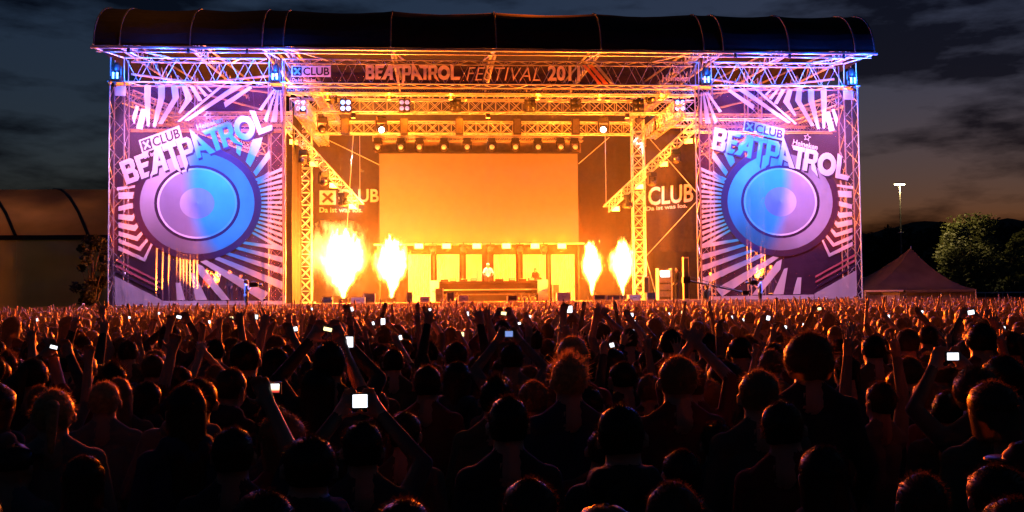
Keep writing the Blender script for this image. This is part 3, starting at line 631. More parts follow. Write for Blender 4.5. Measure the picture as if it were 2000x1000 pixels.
# ------------------------------------------------------------------ flames
def flame_mat(name, h, rad, lean, dens, hot):
    m = bpy.data.materials.new(name); m.use_nodes = True; t = m.node_tree; n = t.nodes.new; l = t.links.new; t.nodes.clear()
    o = n('ShaderNodeOutputMaterial'); tc = n('ShaderNodeTexCoord'); sp = n('ShaderNodeSeparateXYZ')
    mpn = n('ShaderNodeMapping'); mpn.inputs['Scale'].default_value = (1,1,.42); mpn.inputs['Location'].default_value = (h*7, rad*31, lean); l(tc.outputs['Object'], mpn.inputs[0])
    no = n('ShaderNodeTexNoise'); no.inputs['Scale'].default_value = 2.6; no.inputs['Detail'].default_value = 6; no.inputs['Roughness'].default_value = .62; l(mpn.outputs[0], no.inputs['Vector'])
    sb = n('ShaderNodeVectorMath'); sb.operation = 'SUBTRACT'; sb.inputs[1].default_value = (.5,.5,.5); l(no.outputs['Color'], sb.inputs[0])
    scn = n('ShaderNodeVectorMath'); scn.operation = 'SCALE'; l(sb.outputs[0], scn.inputs[0])
    rs = n('ShaderNodeSeparateXYZ'); l(tc.outputs['Object'], rs.inputs[0]); ra = n('ShaderNodeMath'); ra.operation = 'MULTIPLY_ADD'; ra.inputs[1].default_value = 1.9*rad/h; ra.inputs[2].default_value = .3*rad; l(rs.outputs[2], ra.inputs[0]); l(ra.outputs[0], scn.inputs['Scale'])
    ad = n('ShaderNodeVectorMath'); ad.operation = 'ADD'; l(tc.outputs['Object'], ad.inputs[0]); l(scn.outputs[0], ad.inputs[1]); l(ad.outputs[0], sp.inputs[0])
    hh = n('ShaderNodeMath'); hh.operation = 'DIVIDE'; hh.inputs[1].default_value = h; l(sp.outputs[2], hh.inputs[0])
    pr_ = n('ShaderNodeValToRGB'); e = pr_.color_ramp; e.interpolation = 'B_SPLINE'
    e.elements[0].position = 0; e.elements[0].color = (.10,)*3+(1,); e.elements[1].position = 1; e.elements[1].color = (.02,)*3+(1,)
    for p_, v_ in ((.12,.22),(.3,.6),(.5,.95),(.7,.8),(.88,.4)): q_ = e.elements.new(p_); q_.color = (v_,)*3+(1,)
    l(hh.outputs[0], pr_.inputs[0])
    cb = n('ShaderNodeCombineXYZ'); l(sp.outputs[0], cb.inputs[0]); l(sp.outputs[1], cb.inputs[1]); ln = n('ShaderNodeVectorMath'); ln.operation = 'LENGTH'; l(cb.outputs[0], ln.inputs[0])
    d1 = n('ShaderNodeMath'); d1.operation = 'DIVIDE'; d1.inputs[1].default_value = rad; l(ln.outputs['Value'], d1.inputs[0])
    d2 = n('ShaderNodeMath'); d2.operation = 'DIVIDE'; l(d1.outputs[0], d2.inputs[0]); l(pr_.outputs[0], d2.inputs[1])
    mr = n('ShaderNodeMapRange'); mr.interpolation_type = 'SMOOTHERSTEP'; mr.inputs[1].default_value = .15; mr.inputs[2].default_value = 1.3; mr.inputs[3].default_value = 1; mr.inputs[4].default_value = 0; l(d2.outputs[0], mr.inputs[0])
    cut = n('ShaderNodeMapRange'); cut.inputs[1].default_value = 1.0; cut.inputs[2].default_value = .85; l(hh.outputs[0], cut.inputs[0])
    mu = n('ShaderNodeMath'); mu.operation = 'MULTIPLY'; l(mr.outputs[0], mu.inputs[0]); l(cut.outputs[0], mu.inputs[1])
    pw = n('ShaderNodeMath'); pw.operation = 'POWER'; pw.inputs[1].default_value = 2.6; l(mu.outputs[0], pw.inputs[0])
    cm = n('ShaderNodeValToRGB'); cm.color_ramp.elements[0].color = (1,.13,.005,1); cm.color_ramp.elements[1].color = (1,.5,.12,1); cm.color_ramp.elements[1].position = .8
    q_ = cm.color_ramp.elements.new(.35); q_.color = (1,.26,.02,1); l(mu.outputs[0], cm.inputs[0])
    st_ = n('ShaderNodeMath'); st_.operation = 'MULTIPLY'; st_.inputs[1].default_value = hot; l(pw.outputs[0], st_.inputs[0])
    em = n('ShaderNodeEmission'); l(cm.outputs[0], em.inputs[0]); l(st_.outputs[0], em.inputs[1]); l(em.outputs[0], o.inputs['Volume'])
    return m
FL = (1.0,.158,.004)
for i, (px, pb, pt, wpx, Y, wh, pw_) in enumerate(((671,588,448,92,2.6,'far left',17000),(765,586,458,70,3.2,'second from the left',15000),(1157,584,466,48,3.4,'third from the left',9000),(1217,586,464,52,2.8,'far right',9000))):
    b = P(px,pb,Y); tp = P(px,pt,Y); h = tp.z-b.z; rad = wpx/2/(F/(Y+50))*1.25; b = Vector((b.x,Y,DECK+.32)); h = tp.z-b.z
    mc = thing('flame_machine', 'black flame projector box at the stage floor, '+wh, 'flame machine', (b.x,Y,DECK), 'flame projectors')
    part('case', MB().box((b.x,Y,DECK+.13),(.24,.2,.13)), M_blackp, mc); part('nozzle', MB().lathe((b.x,Y,DECK+.26), [(.07,0),(.05,.05)], 10), M_alu, mc)
    prof_ = [(.12,0),(.5,.12),(1,.3),(1.3,.5),(1.3,.7),(1.05,.88),(.5,1.02)]
    fl = solo('flame', MB().lathe(b, [(r_*rad*1.3, z_*h) for r_, z_ in prof_], 16), flame_mat('fire '+wh, h, rad, i*3.7, 1, 60), 'tall white-yellow flame shooting up from the stage, '+wh, 'flame', b, 'stage flames')
    light('POINT', fl, b+Vector((0,0,h*.55)), pw_, FL, .45)
# flame-lit smoke left of the first flame, its glow put in as emission
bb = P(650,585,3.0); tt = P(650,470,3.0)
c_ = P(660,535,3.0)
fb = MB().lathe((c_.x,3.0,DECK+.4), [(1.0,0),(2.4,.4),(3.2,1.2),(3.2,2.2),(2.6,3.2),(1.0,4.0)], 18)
solo('smoke_glow', fb, flame_mat('smoke glow', 4.0, 2.7, 5.5, 1, 2.6), 'soft yellow glowing cloud put in for flame-lit smoke left of the far left flame', 'fire', (c_.x,3.0,DECK+.4))

# amber wash from the lamps in the rig
def rig_light(px, py, Y, pw_, col, size, target, label):
    p = P(px,py,Y); o = thing('wash_lamp', label, 'stage lamp', p, 'wash lamps in the rig')
    part('can', MB().lathe(p, [(.07,.16),(.12,.1),(.14,-.12)], 10), M_blackp, o, True); part('clamp', MB().box(p+Vector((0,0,.2)),(.03,.03,.06)), M_blackp, o)
    part('lens', MB().lathe(p, [(.12,-.125),(.06,-.14)], 10), M_amber, o)
    light('SPOT', o, p+Vector((0,0,-.2)), pw_, col, .1, size, .8, target)
    if size > 20: light('POINT', o, p+Vector((0,-.3,-.05)), 330, (1,.19,.006), .08); light('POINT', o, p+Vector((.9,2.2,-.5)), 330, (1,.19,.006), .08)  # added fill points that warm the trusses around the lamp
for i, px in enumerate((640,760,880,1050,1170,1290)):
    rig_light(px, 190, 2.0, 420, (1,.2,.008), 70, (P(px,500,6).x*.9, 6.5, DECK+1), 'amber wash lamp between the upper trusses, %s from the left' % ORD[i])
rig_light(690, 226, 3.3, 9000, (.9,.95,1), 14, P(682,392,11), 'added cold white lamp under the upper truss whitening the left drape logo')  # the two logo lamps are added to whiten the lettering
rig_light(1225, 226, 3.0, 6000, (.9,.95,1), 14, P(1298,385,8), 'added cold white lamp under the upper truss whitening the right drape logo')
rig_light(953, 226, 3.3, 7000, (1,.93,.85), 9, P(953,535,5.9), 'white key lamp under the middle of the upper truss aimed at the performer')
# amber floor lamps in the wings light the towers from inside
for s in (-1,1):
    for k, (x, y) in enumerate(((12.0,2.2),(15.0,2.0),(18.0,2.2))):
        p = Vector((s*x,y,DECK+.25)); o = thing('floor_lamp', 'amber floor lamp behind the %s banner, %s from the stage opening' % ('left' if s<0 else 'right', ORD[k]), 'stage lamp', (p.x,p.y,DECK), 'floor lamps in the wings')
        part('base', MB().box((p.x,p.y,DECK+.05),(.2,.2,.05)), M_blackp, o); part('can', MB().lathe((p.x,p.y,DECK+.1), [(.1,0),(.14,.2)], 10), M_blackp, o, True); part('lens', MB().lathe((p.x,p.y,DECK+.3), [(.13,0),(.07,.015)], 10), M_amber, o)
        light('SPOT', o, (p.x,p.y,DECK+.36), 22000, (1,.17,.01), .1, 120, .6, (p.x*.99,p.y+.8,12))

# ------------------------------------------------------------------ people
def vary_mat(name, cols, rough=.8, island=False, trans=0):   # colour picked per person
    m = bpy.data.materials.new(name); m.use_nodes = True; t = m.node_tree; b = t.nodes['Principled BSDF']; b.inputs['Roughness'].default_value = rough
    if island: src = t.nodes.new('ShaderNodeNewGeometry').outputs['Random Per Island']
    else: src = t.nodes.new('ShaderNodeObjectInfo').outputs['Random']
    rp = t.nodes.new('ShaderNodeValToRGB'); rp.color_ramp.interpolation = 'CONSTANT'; e = rp.color_ramp.elements
    e[0].color = (*cols[0],1); e[1].position = 1/len(cols); e[1].color = (*cols[1],1)
    for k in range(2, len(cols)): q = e.new(k/len(cols)); q.color = (*cols[k],1)
    t.links.new(src, rp.inputs[0])
    no = t.nodes.new('ShaderNodeTexNoise'); no.inputs['Scale'].default_value = 9; mr = t.nodes.new('ShaderNodeMapRange'); mr.inputs[3].default_value = .7; mr.inputs[4].default_value = 1.25; t.links.new(no.outputs['Fac'], mr.inputs[0])
    mm = t.nodes.new('ShaderNodeMix'); mm.data_type = 'RGBA'; mm.blend_type = 'MULTIPLY'; mm.inputs[0].default_value = 1; t.links.new(rp.outputs[0], mm.inputs[6]); t.links.new(mr.outputs[0], mm.inputs[7])
    t.links.new(mm.outputs[2], b.inputs['Base Color'])
    if trans:
        tr = t.nodes.new('ShaderNodeBsdfTranslucent'); t.links.new(mm.outputs[2], tr.inputs[0]); ms = t.nodes.new('ShaderNodeMixShader'); ms.inputs[0].default_value = trans
        t.links.new(b.outputs[0], ms.inputs[1]); t.links.new(tr.outputs[0], ms.inputs[2]); t.links.new(ms.outputs[0], t.nodes['Material Output'].inputs[0])
    return m
SH = [(.02,.02,.025),(.05,.05,.055),(.03,.035,.07),(.16,.155,.15),(.015,.015,.015),(.12,.02,.02),(.08,.09,.05),(.1,.085,.065),(.025,.05,.06),(.13,.125,.12),(.03,.02,.03),(.1,.1,.12)]
SK = [(.42,.26,.19),(.36,.22,.16),(.46,.3,.22),(.3,.18,.12)]
HA = [(.03,.018,.01),(.06,.035,.02),(.02,.013,.01),(.12,.07,.035),(.3,.19,.09),(.045,.025,.014)]
def people_mats(isl):
    return [vary_mat('skin', SK, .5, isl), vary_mat('shirt', SH, .85, isl), vary_mat('trousers', [(.02,.025,.05),(.03,.03,.03),(.06,.07,.1),(.1,.08,.05)], .85, isl), mat('shoe', (.03,.03,.03), .6), mat('eye and mouth', (.06,.02,.02), .4)]
PM = people_mats(False); PMI = people_mats(True)
M_hair = vary_mat('hair', HA, .4, False, .5); M_hairI = vary_mat('far hair', HA, .45, True, .25)

def capsule(mb, p, q, r1, r2, fl=(1,1,1), n=10):             # tapered capsule, optionally flattened
    p, q = Vector(p), Vector(q); d = q-p; Ln = d.length; d = d.normalized() if Ln > 1e-6 else Vector((0,0,1)); a = d.orthogonal().normalized(); b = d.cross(a)
    rings = []
    for k in range(4): t = math.pi/2*(1-k/4)*.98; rings.append((p-d*(r1*math.sin(t)), r1*math.cos(t)))
    rings.append((p, r1)); rings.append((q, r2))
    for k in range(1,4+1): t = math.pi/2*k/4*.98; rings.append((q+d*(r2*math.sin(t)), r2*math.cos(t)))
    c0 = (p+q)/2; vs = []
    for c, rr in rings:
        for k in range(n):
            t = 2*math.pi*k/n; v = c+a*math.cos(t)*rr+b*math.sin(t)*rr; w_ = v-c0; vs.append(c0+Vector((w_.x*fl[0], w_.y*fl[1], w_.z*fl[2])))
    m = len(rings); fs = [(i*n+k, i*n+(k+1)%n, (i+1)*n+(k+1)%n, (i+1)*n+k) for i in range(m-1) for k in range(n)]
    fs += [tuple(range(n-1,-1,-1)), tuple(range((m-1)*n, m*n))]
    mb.add(vs, fs)
def arm_chain(S, prims, sh, el, wr, side, fingers, sleeve, spread=.0, curl=0.0):
    sh, el, wr = Vector(sh), Vector(el), Vector(wr); prims.append((sh, el, .056, .045, 1)); prims.append((el, wr, .043, .030, 1 if sleeve else 0))
    d = (wr-el).normalized(); pc = wr+d*.055
    prims.append((wr, pc+d*.015, .030, .036, 0))
    ax = Vector((1,0,0)); ax = (ax-d*ax.dot(d)); ax = ax.normalized() if ax.length > .2 else Vector((0,1,0)); nrm = d.cross(ax)
    if fingers:
        for k in range(4):
            o = (k-1.5)*.022; ln = (.060,.072,.068,.052)[k if side > 0 else 3-k]
            b0 = pc+d*.03+ax*o; dd = (d+ax*(o*spread*22)-nrm*curl*.5).normalized(); m1 = b0+dd*ln*.6
            d3 = (dd-nrm*curl*1.6).normalized()
            prims.append((b0, m1, .0098, .0092, 0)); prims.append((m1, m1+d3*ln*.5, .009, .0078, 0))
        tb = wr+d*.03-ax*side*.032; tm = tb+(d*.6-ax*side*.8).normalized()*.04; prims.append((tb, tm, .012, .0105, 0)); prims.append((tm, tm+(d*.85-ax*side*.45-nrm*curl*.6).normalized()*.032, .0105, .0085, 0))
    else:
        prims.append((pc+d*.02, pc+d*.06, .034, .030, 0))
def build_body(name, arms, sleeve=False, vox=.0095, keep=.14, mats=PM, fingers=True, head_turn=0, lean=0, legs=True, hood=False):
    pr_ = []                                                  # (p, q, r1, r2, material)
    V = Vector
    pr_ += [(V((-.07,0,.95)),V((.07,0,.95)),.135,.135,2),(V((0,0,.98)),V((0,0,1.18)),.135,.125,1),(V((-.05,0,1.15)),V((-.07,.01,1.34)),.115,.125,1),(V((.05,0,1.15)),V((.07,.01,1.34)),.115,.125,1),
            (V((-.165,-.01,1.43)),V((.165,-.01,1.43)),.064,.064,1),(V((-.06,-.02,1.47)),V((.06,-.02,1.47)),.06,.06,1),(V((0,-.022,1.46)),V((0,-.004,1.57)),.070,.067,0),(V((-.12,-.02,1.455)),V((-.035,-.025,1.525)),.05,.045,1),(V((.12,-.02,1.455)),V((.035,-.025,1.525)),.05,.045,1)]
    if hood: pr_ += [(V((-.06,-.075,1.50)),V((.06,-.075,1.50)),.058,.058,1),(V((-.09,-.03,1.51)),V((-.05,-.07,1.50)),.045,.05,1),(V((.09,-.03,1.51)),V((.05,-.07,1.50)),.045,.05,1),(V((0,-.10,1.46)),V((0,-.095,1.40)),.05,.03,1)]
    ht = head_turn; hc = V((0,.01,1.640)); rot = Matrix.Rotation(ht, 3, 'Z')
    def H(x,y,z): return hc+rot@V((x,y,z))
    pr_ += [(H(0,-.018,.040),H(0,.012,.035),.080,.078,0),(H(0,-.022,-.02),H(0,.02,-.03),.070,.062,0),(H(0,.03,-.03),H(0,.045,-.055),.058,.046,0),(H(0,.088,.0),H(0,.104,-.025),.011,.015,0),
            (H(-.083,.0,.012),H(-.086,-.010,-.02),.015,.012,0),(H(.083,.0,.012),H(.086,-.010,-.02),.015,.012,0)]
    if legs:
        for s in (-1,1): pr_ += [(V((s*.09,0,.92)),V((s*.11,.01,.50)),.095,.062,2),(V((s*.11,.01,.50)),V((s*.12,-.015,.09)),.060,.042,2),(V((s*.12,-.04,.045)),V((s*.135,.15,.035)),.045,.036,3)]
    S = {}
    for a in arms: arm_chain(S, pr_, a[0], a[1], a[2], a[3], fingers, sleeve, a[4] if len(a) > 4 else .3, a[5] if len(a) > 5 else .2)
    mb = MB()
    for (p, q, r1, r2, mi) in pr_:
        fl = (1,.82,1) if mi in (1,2) and r1 > .1 else (1,1,1); capsule(mb, p, q, r1, r2, fl, 10 if r1 > .02 else 6)
    me = mb.mesh('tmpbody', mats[0]); o = obj('tmp', me)
    rm = o.modifiers.new('r','REMESH'); rm.mode = 'VOXEL'; rm.voxel_size = vox; rm.use_smooth_shade = True
    sm = o.modifiers.new('s','SMOOTH'); sm.iterations = 2; sm.factor = .5
    dc_ = o.modifiers.new('d','DECIMATE'); dc_.ratio = keep
    dg = bpy.context.evaluated_depsgraph_get(); res = bpy.data.meshes.new_from_object(o.evaluated_get(dg)); bpy.data.objects.remove(o); bpy.data.meshes.remove(me)
    res.name = name; res.materials.clear()
    for m in mats: res.materials.append(m)
    nf = len(res.polygons); cen = np.empty(nf*3); res.polygons.foreach_get('center', cen); cen = cen.reshape(-1,3)
    best = np.full(nf, 1e9); mi_ = np.zeros(nf, int)
    for (p, q, r1, r2, mi) in pr_:
        p, q = np.array(p), np.array(q); d = q-p; t = np.clip(((cen-p)@d)/max(1e-9, d@d), 0, 1); dist = np.linalg.norm(cen-p-t[:,None]*d, axis=1)-(r1+(r2-r1)*t)
        u = dist < best; best[u] = dist[u]; mi_[u] = mi
    R3 = np.array(rot); loc = (cen-np.array(hc))@R3                 # head-local coordinates
    eye = (np.abs(np.abs(loc[:,0])-.031) < .012) & (np.abs(loc[:,2]-.004) < .007) & (loc[:,1] > .055); mouth = (np.abs(loc[:,0]) < .024) & (np.abs(loc[:,2]+.058) < .006) & (loc[:,1] > .05)
    mi_[eye | mouth] = 4
    res.polygons.foreach_set('material_index', mi_.astype(np.int32)); res.polygons.foreach_set('use_smooth', np.ones(nf, bool)); res.update()
    return res
DOWN = [((-.175,-.01,1.41),(-.24,-.03,1.14),(-.22,.10,.92),-1),((.175,-.01,1.41),(.24,-.03,1.14),(.22,.10,.92),1)]
UPR = ((.175,-.01,1.42),(.25,.05,1.66),(.22,.10,1.90),1,.8,.05); UPR2 = ((.175,-.01,1.42),(.30,.08,1.60),(.34,.12,1.86),1,.1,1.4)
UPL = ((-.175,-.01,1.42),(-.25,.05,1.66),(-.20,.10,1.91),-1,.8,.05); UPL2 = ((-.175,-.01,1.42),(-.32,.06,1.60),(-.38,.10,1.84),-1,.5,.1)
CAMR = ((.175,-.01,1.42),(.27,.13,1.56),(.10,.29,1.76),1,.05,1.2); CAML = ((-.175,-.01,1.42),(-.27,.13,1.56),(-.10,.29,1.76),-1,.05,1.2)
HIR = ((.175,-.01,1.42),(.22,.14,1.62),(.10,.27,1.83),1,.05,1.2)
CLAPR = ((.175,-.01,1.42),(.23,.08,1.66),(.04,.16,1.86),1,.2,.2); CLAPL = ((-.175,-.01,1.42),(-.23,.08,1.66),(-.04,.16,1.86),-1,.2,.2)
POSES = {'down': DOWN, 'right_up': [DOWN[0],UPR], 'left_up': [UPL,DOWN[1]], 'both_up': [UPL,UPR], 'wide_up': [UPL2,UPR2], 'camera': [CAML,CAMR], 'phone': [DOWN[0],HIR], 'clap': [CLAPL,CLAPR], 'operator': [((-.175,-.01,1.41),(-.23,.10,1.22),(-.10,.30,1.42),-1,.05,1.1),((.175,-.01,1.41),(.23,.10,1.22),(.10,.32,1.46),1,.05,1.1)], 'mixing': [((-.175,-.01,1.41),(-.27,.06,1.18),(-.22,.32,1.08),-1,.3,.4),((.175,-.01,1.41),(.27,.06,1.18),(.22,.32,1.08),1,.3,.4)], 'fist': [DOWN[0],UPR2]}
HAND = {'camera': Vector((0,.27,1.83)), 'phone': Vector((.10,.335,1.90))}       # where the thing held is
BODY = {}
for k, a in POSES.items(): BODY[k] = build_body('person_body_'+k, a, sleeve=(k in ('camera','both_up','down')))

BODY['hooded'] = build_body('person_body_hooded', DOWN, True, hood=True)
BODY['hooded_up'] = build_body('person_body_hooded_up', [DOWN[0],UPR2], True, hood=True)
def hair_mesh(style, m, strands=420, seed=0, low=False):
    rd = random.Random(seed); mb = MB(); hc = Vector((0,.0,1.675)); nu, nv = (22,14) if not low else (9,5)
    sx, sy, sz = {'short':(.085,.104,.093),'spiky':(.086,.105,.097),'long':(.092,.110,.098),'curly':(.112,.125,.115),'bob':(.096,.112,.098),'tail':(.087,.105,.094),'cap':(.089,.108,.093)}[style]
    vs = []
    for j in range(nv+1):
        for i in range(nu):
            a = 2*math.pi*i/nu; front = max(0, math.sin(a))            # +y is the face
            low_ang = {'short':-1.0,'spiky':-.95,'long':-1.2,'curly':-1.1,'bob':-1.3,'tail':-1.0,'cap':-.3}[style]
            end = low_ang*(1-front)+.42*front; ph = math.pi/2+(end-math.pi/2)*j/nv
            k = 1+.085*mnoise.noise((math.cos(a)*3, math.sin(a)*3, ph*3+seed))+.03*mnoise.noise((math.cos(a)*9, math.sin(a)*9, ph*8+seed))*(2.2 if style == 'curly' else 1)
            cp = math.cos(ph) if ph > 0 else max(math.cos(ph), 1-.22*(-ph)**1.5); vs.append(hc+Vector((sx*k*cp*math.cos(a), sy*k*cp*math.sin(a)-.008, sz*k*math.sin(ph))))
    fs = [(j*nu+i, j*nu+(i+1)%nu, (j+1)*nu+(i+1)%nu, (j+1)*nu+i) for j in range(nv) for i in range(nu)]
    if style in ('long','bob','tail'):                                     # hanging sheet at the back
        ln = {'long':.34,'bob':.13,'tail':.0}[style]
        if ln:
            n2 = 14 if not low else 7; base = len(vs); mrow = 6 if not low else 3
            for r_ in range(mrow+1):
                t = r_/mrow
                for i in range(n2+1):
                    a = math.pi*(1.0-.12)+ (math.pi*1.24)*i/n2; wv = 1+.06*mnoise.noise((i*.9,t*2.5,seed))
                    vs.append(hc+Vector((sx*(1.0-.05*t)*wv*math.cos(a)*1.02, sy*wv*math.sin(a)-.01-.035*t, -.02-ln*t+.015*mnoise.noise((i*1.3,seed,t)))))
            fs += [(base+r_*(n2+1)+i, base+r_*(n2+1)+i+1, base+(r_+1)*(n2+1)+i+1, base+(r_+1)*(n2+1)+i) for r_ in range(mrow) for i in range(n2)]
    mb.add(vs, fs)
    if style == 'tail': capsule(mb, hc+Vector((0,-.12,.03)), hc+Vector((0,-.15,-.17)), .032, .014)
    if style == 'cap': mb.lathe(hc+Vector((0,.09,.012)), [(.075,0),(.078,.006),(.07,.012)], 14)
    if style != 'cap':
        for _ in range(strands):                                        # loose strands
            a = rd.uniform(0, 2*math.pi); ph = rd.uniform(-.5,1.55)
            if math.sin(a) > .2 and ph < .45: continue
            n_ = Vector((math.cos(ph)*math.cos(a), math.cos(ph)*math.sin(a), math.sin(ph))); b0 = hc+Vector((sx*n_.x, sy*n_.y-.008, sz*n_.z))*1.0
            ln = rd.uniform(.010,.028)*(1.7 if style in ('spiky','curly') else 1); tg = Vector((rd.gauss(0,.5), rd.gauss(-.2,.5), rd.gauss(-.35 if style != 'spiky' else .6,.4)))
            tip = b0+(n_*.8+tg*.6)*ln; sd_v = n_.cross(Vector((rd.random(),rd.random(),rd.random()))).normalized()*.0013*(2.5 if low else 1)
            mb.add([b0-n_*.004+sd_v, b0-n_*.004-sd_v, tip], [(0,1,2)])
    return mb.mesh('hair_'+style, m, (0,0,0), True)
HAIR = {s: hair_mesh(s, M_hair, 1100, i) for i, s in enumerate(('short','spiky','long','curly','bob','tail','cap'))}

PEOPLE = []
def person(pose, hair, x, y, z=0, h=1.78, yaw=0, label='', group=None, wide=1, hair_mat=None, lean=(0,0), shirt=None, hmesh=None):
    if pose == 'down' and 'crowd' in (group or '') and random.random() < .4: hmesh = BODY['hooded']
    if pose == 'fist' and random.random() < .5: hmesh = BODY['hooded_up']
    o = obj('person', hmesh or BODY[pose], None, (x,y,z)); s = h/1.77; o.scale = (s*wide, s*wide, s); o.rotation_euler = (lean[0], lean[1], yaw); OFF[o] = Vector((x,y,z))
    tag(o, label, 'person', group)
    hh = obj('hair' if hair != 'cap' else 'cap', HAIR[hair], o)
    if hair_mat: hh.material_slots[0].link = 'OBJECT'; hh.material_slots[0].material = hair_mat
    if shirt: o.material_slots[1].link = 'OBJECT'; o.material_slots[1].material = shirt
    PEOPLE.append((x, y, o)); return o

# ------------------------------------------------------------------ crowd
def region(px):
    for e, n_ in ((215,'left of the left banner'),(557,'below the left banner'),(800,'below the left flames'),(1110,'below the performer'),(1365,'below the right flames'),(1680,'below the right banner'),(1905,'below the pointed tent')):
        if px < e: return n_
    return 'at the right edge'
RELAB = {}
def relabel(o, px, a, b): RELAB.setdefault((a, b, region(px)), []).append((px, o))
M_scr = mat('lit phone screen', (.1,.1,.1), .2, 0, .02, emit=(.86,.92,1), es=2.6)
M_scrw = mat('warm lit phone screen', (.1,.1,.1), .2, 0, .02, emit=(1,.80,.35), es=2.2)
M_scrb = mat('bluish phone screen', (.1,.1,.1), .2, 0, .02, emit=(.25,.4,.9), es=.8)
def stage_screen():                                          # a camera display that shows the lit stage
    m = bpy.data.materials.new('camera display'); m.use_nodes = True; t = m.node_tree; b = t.nodes['Principled BSDF']; b.inputs['Base Color'].default_value = (.05,.05,.05,1)
    tc = t.nodes.new('ShaderNodeTexCoord'); sp = t.nodes.new('ShaderNodeSeparateXYZ'); t.links.new(tc.outputs['Generated'], sp.inputs[0]); r = t.nodes.new('ShaderNodeValToRGB'); e = r.color_ramp.elements
    e[0].color = (.25,.02,.02,1); e[1].color = (1,.85,.6,1); e[1].position = .5
    for p_, c_ in ((.22,(.6,.05,.03,1)),(.32,(1,.6,.3,1)),(.8,(1,1,.95,1))): q = e.new(p_); q.color = c_
    t.links.new(sp.outputs[2], r.inputs[0]); t.links.new(r.outputs[0], b.inputs['Emission Color']); b.inputs['Emission Strength'].default_value = 2.2; return m
M_scrs = stage_screen()
def phone_proto(wide, hi, ms):
    o = thing('phone', 'x', 'phone', (0,0,0)); part('case', MB().box((0,0,0),(wide/2+.008,.007,hi/2+.007)), M_blackp, o); part('screen', MB().box((0,-.0085,0),(wide/2,.001,hi/2)), ms, o); return o
PH = {}
def phone(pt, yaw, wide, hi, ms, label, group=None, tilt=0):
    k = (round(wide,3), round(hi,3), ms.name); 
    if k not in PH: o = PH[k] = phone_proto(wide, hi, ms)
    else: o = copy_tree(PH[k])
    o.location = pt; o.rotation_euler = (R(random.uniform(-6,6)), tilt, yaw); return tag(o, label, None, group)
PHONES = [ # pixel, size in the photo, screen, pose, label of the phone, label of its holder
 (532,758,28,17,'s','phone','camera display showing the orange stage, held up low on the left','person with short hair holding up a camera that shows the stage'),
 (703,783,28,25,'c','camera','brightest square white display in the dark foreground, left of centre','dark person raising both arms to hold a square white display'),
 (994,652,15,11,'b','camera','dark camera with small blue display held high near the middle','person with a raised pale arm holding a dark camera near the middle'),
 (1860,696,22,14,'c','camera','bright white display with ragged outline at the far right','person in black holding a bright display at the far right'),
 (1109,604,17,13,'c','camera','large white display held high in front of the right flames','tall person holding a large white display in front of the right flames'),
 (680,668,20,20,'c','phone','tilted white phone left of the middle of the crowd','person holding a tilted white phone left of the middle'),
 (1239,650,7,14,'c','phone','upright white phone held under the right flames','person holding an upright phone under the right flames'),
 (902,653,8,8,'w','phone','small yellow phone display left of the middle','person holding a phone with a yellow display'),
]
small = [(640,643,16,7),(575,643,12,8),(780,660,10,8),(1195,674,8,8),(1128,632,6,6),(1232,615,9,7),(1238,628,6,5),(1033,618,8,5),(1012,632,10,4),(984,612,10,6),(838,607,8,9),(727,632,8,6),(748,628,8,12),(686,604,8,8),(608,604,5,5),(852,636,6,5),(913,613,5,8),(500,619,8,8),(452,622,7,7),(408,629,6,6),(363,624,6,7),(350,619,9,5),(208,630,9,6),(252,620,6,4),(106,678,14,6),(30,642,5,8),(72,625,5,5),(1600,603,7,5),(1733,618,8,6),(1798,610,9,7),(1896,610,12,8),(1656,642,8,5),(1532,640,8,8),(1500,621,7,8),(1450,625,6,5),(1428,620,6,6),(1333,610,5,5),(1306,613,4,5),(310,612,5,4),(1570,634,6,5),(1690,606,5,4),(1960,640,6,5)]
SM = {'s':M_scrs,'c':M_scr,'b':M_scrb,'w':M_scrw}
taken = []                                                  # (x, y) of everybody placed so far
OCC = []                                                    # head boxes that must stay in view: px, py, half width, depth
def put_phone(px, py, wp, hp, ms, pose, lab, plab, group, pgroup, hair, big):
    hz = HAND[pose].z; d = F*.062/wp; e = max(6, py-583); lo = (2.2-hz*1.12)*F/e; hi = (2.2-hz*.93)*F/e
    if not big: d = F*.05/wp
    d = min(max(d, lo, 3.6), max(hi, 3.7), 41); pt = Pd(px, py, d); s = pt.z/hz; yaw = R(random.uniform(-8,8))
    off = Matrix.Rotation(yaw,3,'Z') @ Vector((HAND[pose].x*s, HAND[pose].y*s, 0)); x, y = pt.x-off.x, pt.y-off.y
    ph_ = phone(pt, yaw, d*wp/F, d*hp/F, ms, lab, group, R(random.uniform(-14,14)) if not big else 0)
    pe_ = person(pose, hair, x, y, 0, s*1.77, yaw, plab, pgroup)
    if not big: relabel(ph_, px, 'tiny glowing phone', 'held up in the crowd'); relabel(pe_, px, 'person holding a tiny phone', 'in the crowd')
    taken.append((x,y)); OCC.append((px, py, wp/2+4, d-.3)); OCC.append((px, py+12, wp/2+2, d-.3))
for i, (px,py,wp,hp,sk,pose,lab,plab) in enumerate(PHONES): put_phone(px,py,wp,hp,SM[sk],pose,lab,plab,None,None,('short','short','short','curly','short','long','short','bob')[i],True)
for i, (px,py,wp,hp) in enumerate(small): put_phone(px,py,wp,hp,M_scr if i % 9 else M_scrw,'phone' if i % 3 else 'camera','tiny glowing phone held up somewhere in the distant crowd','person holding up a tiny glowing phone in the crowd','tiny glowing phones over the crowd','people holding up tiny phones',('short','bob','spiky','long','tail')[i%5],False)
